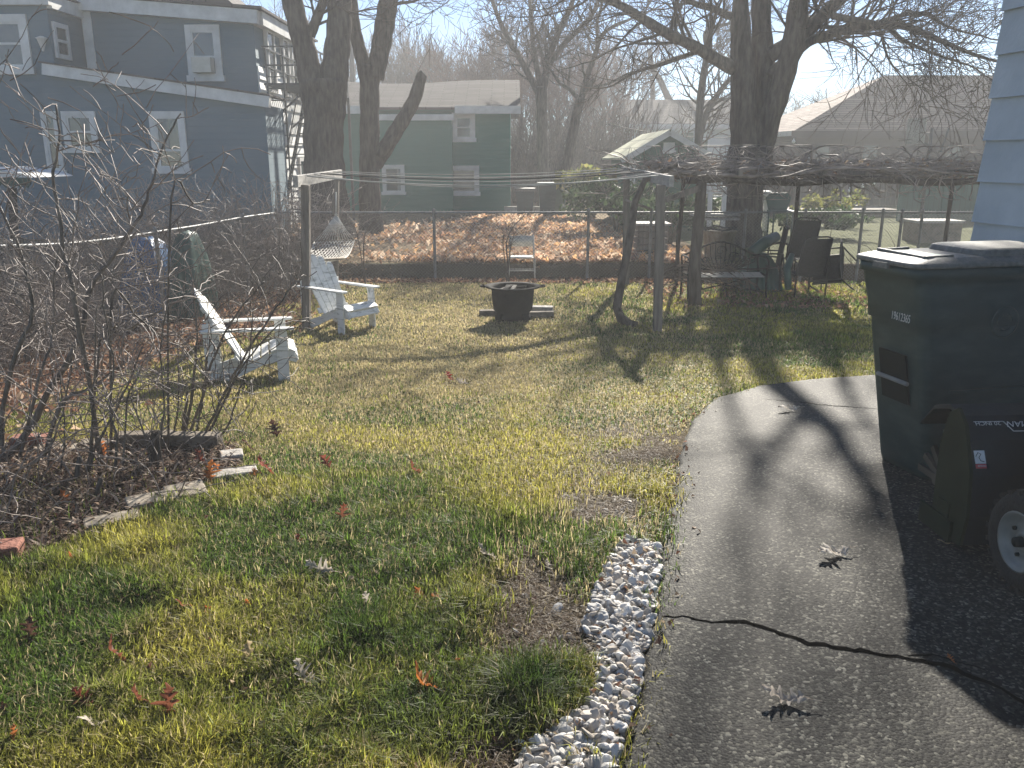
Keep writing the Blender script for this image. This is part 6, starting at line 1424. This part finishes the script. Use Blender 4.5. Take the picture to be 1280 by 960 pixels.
shrub('clump of reddish upright bare stems at the lawn end of the flower bed', G(245, 588), [
    ([(226, 590), (236, 520), (244, 450), (246, 400), (240, 350)], 7, 2, .2), ([(232, 588), (250, 505), (270, 440), (296, 392), (330, 352)], 6, 2, .2), ([(244, 590), (262, 530), (292, 470), (322, 420), (352, 376), (372, 350)], 6, 2, .3),
    ([(252, 586), (272, 520), (300, 462), (330, 424), (352, 404)], 5, 2, .1), ([(238, 592), (246, 540), (256, 470), (262, 420)], 5, 2, 0), ([(222, 592), (228, 545), (234, 490)], 8, 4, .0), ([(262, 588), (280, 540), (296, 500), (312, 440), (318, 380)], 4, 1.5, .1), ([(206, 596), (214, 560), (222, 500), (222, 430)], 4, 2, .1)],
    5.15, 52, [], twl=(.2, .5), tk='shrub')
shrub('thin forked bare sapling rising from the middle of the bed edging', G(141, 640), [
    ([(141, 642), (142, 600), (146, 548), (138, 512), (142, 458), (132, 400), (126, 340)], 6, 2, .1), ([(146, 548), (160, 500), (172, 470), (186, 440)], 4, 1.5, .1), ([(112, 606), (118, 562), (140, 522), (160, 480), (180, 430)], 6, 2, .2), ([(108, 610), (112, 570), (116, 500), (118, 470), (122, 380)], 5, 2, .1), ([(60, 610), (64, 560), (82, 500), (92, 430)], 4, 2, .1), ([(76, 596), (80, 540), (76, 470)], 4, 2, 0), ([(198, 610), (200, 560), (206, 500), (200, 440), (210, 380)], 4, 2, .1), ([(190, 566), (176, 530), (164, 496)], 4, 2, 0)],
    4.5, 53, [], twl=(.15, .4))
shrub('dry upright bare weed beside the cream folding chair', G(637, 346), [([(637, 346), (634, 322), (633, 304), (640, 286), (656, 268)], 3, 1.2, .1), ([(633, 318), (640, 300), (650, 284)], 2, 1, 0), ([(635, 330), (629, 310), (630, 290)], 2, 1, 0)], 14.2, 54, [], mk='twig', tk='twig', twl=(.1, .3))
shrub('small bare sapling in front of the fence next to the forked tree trunk', G(455, 330), [([(455, 330), (455, 305), (460, 285), (472, 276)], 2.5, 1, .1), ([(455, 310), (446, 292), (440, 282)], 2, 1, 0)], 14.4, 55, [], mk='twig', tk='twig', twl=(.1, .3))
# stubs of cut stems
for (px, py, hh, r_, lab) in ((194, 585, .22, .035, 'thick dark cut stump leaning in the middle of the bed'), (97, 605, .16, .015, 'short cut stub beside the bed middle'), (122, 625, .12, .014, 'short cut stub close to the front edging plank')):
    p = G(px, py); q = MB(); q.tube([p - Vector((0, 0, .02)), p + Vector((.01, 0, hh * .5)), p + Vector((.03, .01, hh))], [r_ * 1.15, r_, r_ * .92], 8); tag(q.build('cut_stump', M['bark']), lab, 'stump')

# ================================================================ SINGLE OAK LEAVES
def oak_leaf(name, label, px, py, size, colr, yaw, pitch, roll=0, curl=.5, seed=0, lift=.02, group='oak leaves lying about the lawn and driveway'):
    rr = random.Random(seed * 7 + 3); p = G(px, py); vs = []; fs = []
    lob = [(.16, .17), (.33, .27), (.52, .36), (.70, .25), (.84, .15)]; half = 34; side_w = []
    for sd in (0, 1):
        lb = [(c_ + rr.uniform(-.03, .03), w_ * rr.uniform(.7, 1.2)) for c_, w_ in lob]
        side_w.append([max([.035 + .03 * math.sin(math.pi * t)] + [w_ * max(0, 1 - abs(t - c_ - .03) / .062) ** .55 for c_, w_ in lb]) * min(1, t * 12 + .15) * (1 if t < .93 else max(.15, (1 - t) / .07)) for t in [i / (half - 1) for i in range(half)]])
    f1, f2 = rr.uniform(2, 4), rr.uniform(0, 6); fold = curl * rr.uniform(.5, 1.1)
    for i in range(half):
        t = i / (half - 1); bnd = curl * (t - .4) ** 2 * 1.1 + .05 * math.sin(f1 * 3 * t + f2); tw_ = .25 * math.sin(f1 * t + f2)
        for u in (-1, -.5, 0, .5, 1):
            w = side_w[0 if u < 0 else 1][i]; vs.append(Vector((u * w, t - .5 + .05 * abs(u) * (w > .12), bnd + abs(u) * w * fold + u * w * tw_ + .035 * math.sin(9 * t + f2 + 4 * u))))
    for i in range(half - 1):
        for k in range(4): a = i * 5 + k; fs.append((a, a + 1, a + 6, a + 5))
    q = MB(); vs = [v * size for v in vs]; q.add(vs, fs, True); st = [Vector((0, -.5, curl * .3)) * size, Vector((.02, -.62, curl * .25)) * size, Vector((.01, -.74, curl * .35)) * size]; q.tube(st, size * .012, 3)
    o = q.build(name, None); me = o.data; a = me.color_attributes.new('Col', 'FLOAT_COLOR', 'POINT')
    for i, d in enumerate(a.data): k = rr.uniform(.75, 1.2); d.color = (colr[0] * k, colr[1] * k, colr[2] * k, 1)
    me.materials.append(M['leaf']); R_ = Matrix.Rotation(yaw, 3, 'Z') @ Matrix.Rotation(pitch, 3, 'X') @ Matrix.Rotation(roll, 3, 'Y')
    zmin = min((R_ @ v).z for v in vs); o.rotation_euler = R_.to_euler(); o.location = (p.x, p.y, p.z - zmin + lift - (.02 if abs(pitch) > .6 else 0)); return tag(o, label, 'leaf', group)
RU, DK, OR, RD, TN, SHINE, BR, PK = (.19, .07, .04), (.07, .036, .026), (.42, .15, .05), (.24, .07, .045), (.46, .36, .22), (.58, .51, .43), (.48, .17, .045), (.36, .22, .16)  # the whitish tone paints the shine of glossy leaves into their colour
S1 = 1.25; S0 = .35
LV = [(40, 806, .12, DK, .3, S1, 'dark brown lobed leaf standing stiffly in grass, nearest the broken brick'), (145, 833, .12, RU, 1.9, S1, 'russet leaf curled upright in grass between dark standing leaf and tan leaf'),
      (217, 905, .15, RU, .2, S1, 'largest russet leaf with pointed lobes, upright in the near grass'), (180, 893, .12, RU, 2.4, S1, 'narrow russet leaf standing right beside the largest upright one'),
      (313, 835, .12, TN, .6, .9, 'tan yellowish leaf tipped up in lush grass'), (264, 774, .075, OR, 1, .8, 'bright orange curled leaf in a pair with a red brown one'), (231, 769, .08, RU, 2.2, .7, 'red brown folded leaf paired with the bright orange curled leaf'),
      (311, 764, .06, OR, .5, .9, 'small orange leaf tilted on grass beyond the curled pair'), (107, 889, .10, RD, 1.2, .5, 'long red leaf lying in grass near the pale curled one'), (119, 918, .10, SHINE, 2.0, .5, 'pale curled leaf with a dark underside below the long red leaf'),
      (20, 932, .06, OR, .3, .7, 'small orange leaf low in the grass in the near corner of the lawn'), (380, 857, .11, SHINE, .9, .5, 'whitish twisted leaf lying on grass short of the bright orange leaf'), (270, 817, .08, RD, 1.6, .9, 'deep red leaf curled round itself in lush grass next to the tan one'),
      (401, 721, .13, SHINE, 1.4, .3, 'silvery flat leaf pair lying across the lawn above the lush grass'), (428, 656, .12, RU, .1, S1, 'russet star shaped leaf standing on the open middle of the lawn'), (375, 687, .08, RD, .8, .6, 'round red curled leaf near the shaded strip of lawn'),
      (95, 706, .10, OR, 2.6, .8, 'orange brown folded leaf just outside the bed by the broken brick'), (531, 869, .13, BR, 1.2, .55, 'brightest orange leaf lying beside the dark tuft and bare earth'), (525, 753, .07, OR, .7, .4, 'flat orange leaf lying on dry grass, one of two side by side'),
      (548, 756, .07, BR, 2.0, .4, 'rusty orange leaf lying on dry grass next to the flat one'), (575, 835, .06, OR, 2.9, .5, 'small orange leaf at the edge of the bare earth patch'), (461, 763, .08, SHINE, .4, .6, 'pinkish white curled leaf on lush grass in the middle of the lawn'),
      (610, 704, .12, SHINE, 1.1, .35, 'white lobed leaf lying on the straw patch above the gravel'), (686, 718, .08, SHINE, .3, .4, 'small white star shaped leaf close to the top of the gravel strip'), (409, 590, .12, RD, 1.1, .7, 'dull red folded leaf on the lawn beyond the star shaped one'),
      (519, 597, .12, RU, 1.9, 1.0, 'dark russet leaf on edge in the sunny middle lawn'), (562, 477, .14, (.6, .07, .03), .5, .4, 'vivid red leaf lying flat on the far lawn in front of the fire pit'), (578, 483, .12, SHINE, 1.4, .3, 'pale leaf lying beside the vivid red one on the far lawn'),
      (332, 596, .16, RD, 1.0, .5, 'red maple like leaf on the lawn just past the bed corner'), (345, 547, .16, DK, .6, .9, 'dark spiky leaf standing on the lawn between chair and bed'), (312, 566, .13, DK, 2.1, .9, 'dark leaf standing at the bed corner near the flagstones'), (318, 602, .10, OR, .4, .4, 'orange leaf tucked beside the red one past the bed corner'),
      (1041, 701, .17, (.72, .66, .58), 1.9, .1, 'big silvery leaf curled on the driveway in front of the snow blower'), (980, 885, .15, (.66, .58, .49), 1.3, .1, 'silvery brown leaf lying on the asphalt beyond the long crack'), (985, 518, .18, (.72, .66, .58), 1.8, .1, 'white leaf lying far up the driveway beside the upper crack'),  # silvery driveway leaves: shine put into the colour
      (1187, 834, .04, OR, .2, .3, 'tiny orange leaf scrap lying on the long driveway crack'), (1178, 687, .06, TN, 1.5, .3, 'dull leaf lying in shadow at the foot of the snow blower'), (132, 575, .13, OR, .2, 1.2, 'orange leaf standing upright in the flower bed litter by the timber blocks'), (83, 632, .10, OR, 1.2, 1.0, 'yellow orange leaf standing in the open litter of the bed'),
      (263, 606, .15, BR, .2, 1.2, 'bright orange leaf propped beside the striped planks'), (252, 583, .13, RD, 1.4, 1.1, 'scarlet leaf caught among the reddish upright stems'), (271, 592, .12, OR, 2.2, 1.0, 'orange leaf leaning on the scarlet one among the stems'), (205, 545, .001, OR, 0, 0, '')]
for i, (px, py, s, c, yaw, pit, lab) in enumerate(LV):
    if lab: oak_leaf('oak_leaf', lab, px, py, s * 1.0, c, yaw, pit * .8, (.5 if px < 800 else .12) * math.sin(i * 2.3), (.3 + .5 * ((i * 37) % 10) / 10) if px < 800 else .28, i, .024 if px < 800 else .028)
# bare sticks on the dirt
for (pa, pb, lab) in (((545, 945), (592, 950), 'crooked dry twig lying on the bare earth at the near edge'), ((642, 812), (662, 822), 'thin forked twig on the bare earth patch beside the straw')):
    a, b_ = G(*pa), G(*pb); q = MB(); q.tube([a + Vector((0, 0, .008)), a.lerp(b_, .4) + Vector((0, .008, .014)), b_ + Vector((0, 0, .01))], [.004, .0035, .002], 5); tag(q.build('twig', M['greystem']), lab, 'twig')

# ---- overhead wires
for (pa, pb, Y, lab) in (((-20, 24), (700, 24), 60, ''), ((760, 155), (1000, 165), 34, 'thin service cable crossing in front of the pale house roof'), ((640, 110), (1110, 88), 55, 'distant utility cable crossing behind the thick tree')):
    if lab:
        a, b_ = P(*pa, Y), P(*pb, Y); n = 12; q = MB(); q.tube([a.lerp(b_, t / n) - Vector((0, 0, .35 * 4 * (t / n) * (1 - t / n))) for t in range(n + 1)], .014, 4); tag(q.build('utility_cable', M['darkplastic']), lab, 'cable')
q = MB(); p = P(448, 250, 44); q.tube([(p.x, 44, -.2), (p.x, 44, 10.6)], [.15, .12], 8); tag(q.build('utility_pole', M['post']), 'grey utility pole rising behind the green house between forked trunks', 'utility pole')

# ================================================================ LIGHT, AIR, CAMERA
SUN_AZ, SUN_EL = R(14.0), R(29.0)
w = bpy.data.worlds.new('World'); sc.world = w; w.use_nodes = True; nt = w.node_tree
sky = nt.nodes.new('ShaderNodeTexSky'); sky.sky_type = 'NISHITA'; sky.sun_disc = False; sky.sun_elevation = SUN_EL; sky.sun_rotation = SUN_AZ; sky.air_density = 0.7; sky.dust_density = 0.0; sky.ozone_density = 3.0
bg = nt.nodes['Background']; nt.links.new(sky.outputs[0], bg.inputs[0]); bg.inputs[1].default_value = 0.055
ld = bpy.data.lights.new('sun', 'SUN'); ld.energy = 5.0; ld.angle = R(.75); ld.color = (1.0, .93, .82); so_ = bpy.data.objects.new('sun', ld); C.objects.link(so_)
to_sun = Vector((math.sin(SUN_AZ) * math.cos(SUN_EL), math.cos(SUN_AZ) * math.cos(SUN_EL), math.sin(SUN_EL))); so_.rotation_euler = to_sun.to_track_quat('Z', 'Y').to_euler(); so_.location = to_sun * 60
# air: haze volume added to stand in for lens glare
q = MB(); q.bx(-65, 69, -14, 97, -1.6, 11.6); m, nt, b = nodes('glare_haze'); nt.nodes.remove(b)
pv = nt.nodes.new('ShaderNodeVolumePrincipled'); pv.inputs['Color'].default_value = (.93, .95, .97, 1); pv.inputs['Density'].default_value = 0.0039; pv.inputs['Anisotropy'].default_value = 0.28
nt.links.new(pv.outputs[0], nt.nodes['Material Output'].inputs['Volume']); tag(q.build('glare_haze', m), kind='stuff')

cd = bpy.data.cameras.new('camera'); cam = bpy.data.objects.new('camera', cd); C.objects.link(cam); sc.camera = cam
cam.location = (0, 0, CAM_Z); cam.rotation_euler = (R(90) - PITCH, 0, 0); cd.sensor_width = 36; cd.lens = 36 * F / 1280; cd.clip_start = .05; cd.clip_end = 600
sc.view_settings.view_transform = 'Standard'; sc.view_settings.look = 'None'; sc.view_settings.exposure = 1.35; sc.view_settings.gamma = 1
sc.render.engine = 'CYCLES'; cy = sc.cycles; cy.use_denoising = True
try: cy.denoiser = 'OPENIMAGEDENOISE'
except Exception: pass
cy.max_bounces = 6; cy.diffuse_bounces = 3; cy.glossy_bounces = 2; cy.transmission_bounces = 3; cy.volume_bounces = 1; cy.transparent_max_bounces = 6; cy.sample_clamp_indirect = 8
cy.use_adaptive_sampling = False
dg = bpy.context.evaluated_depsgraph_get()
for o in [o for o in bpy.data.objects if o.type == 'FONT']:
    me = bpy.data.meshes.new_from_object(o.evaluated_get(dg)); n_ = bpy.data.objects.new(o.name, me); C.objects.link(n_); n_.parent = o.parent; n_.matrix_basis = o.matrix_basis.copy()
    nm = o.name; bpy.data.objects.remove(o); n_.name = nm
for o in bpy.data.objects:
    if '_o' in o: del o['_o']
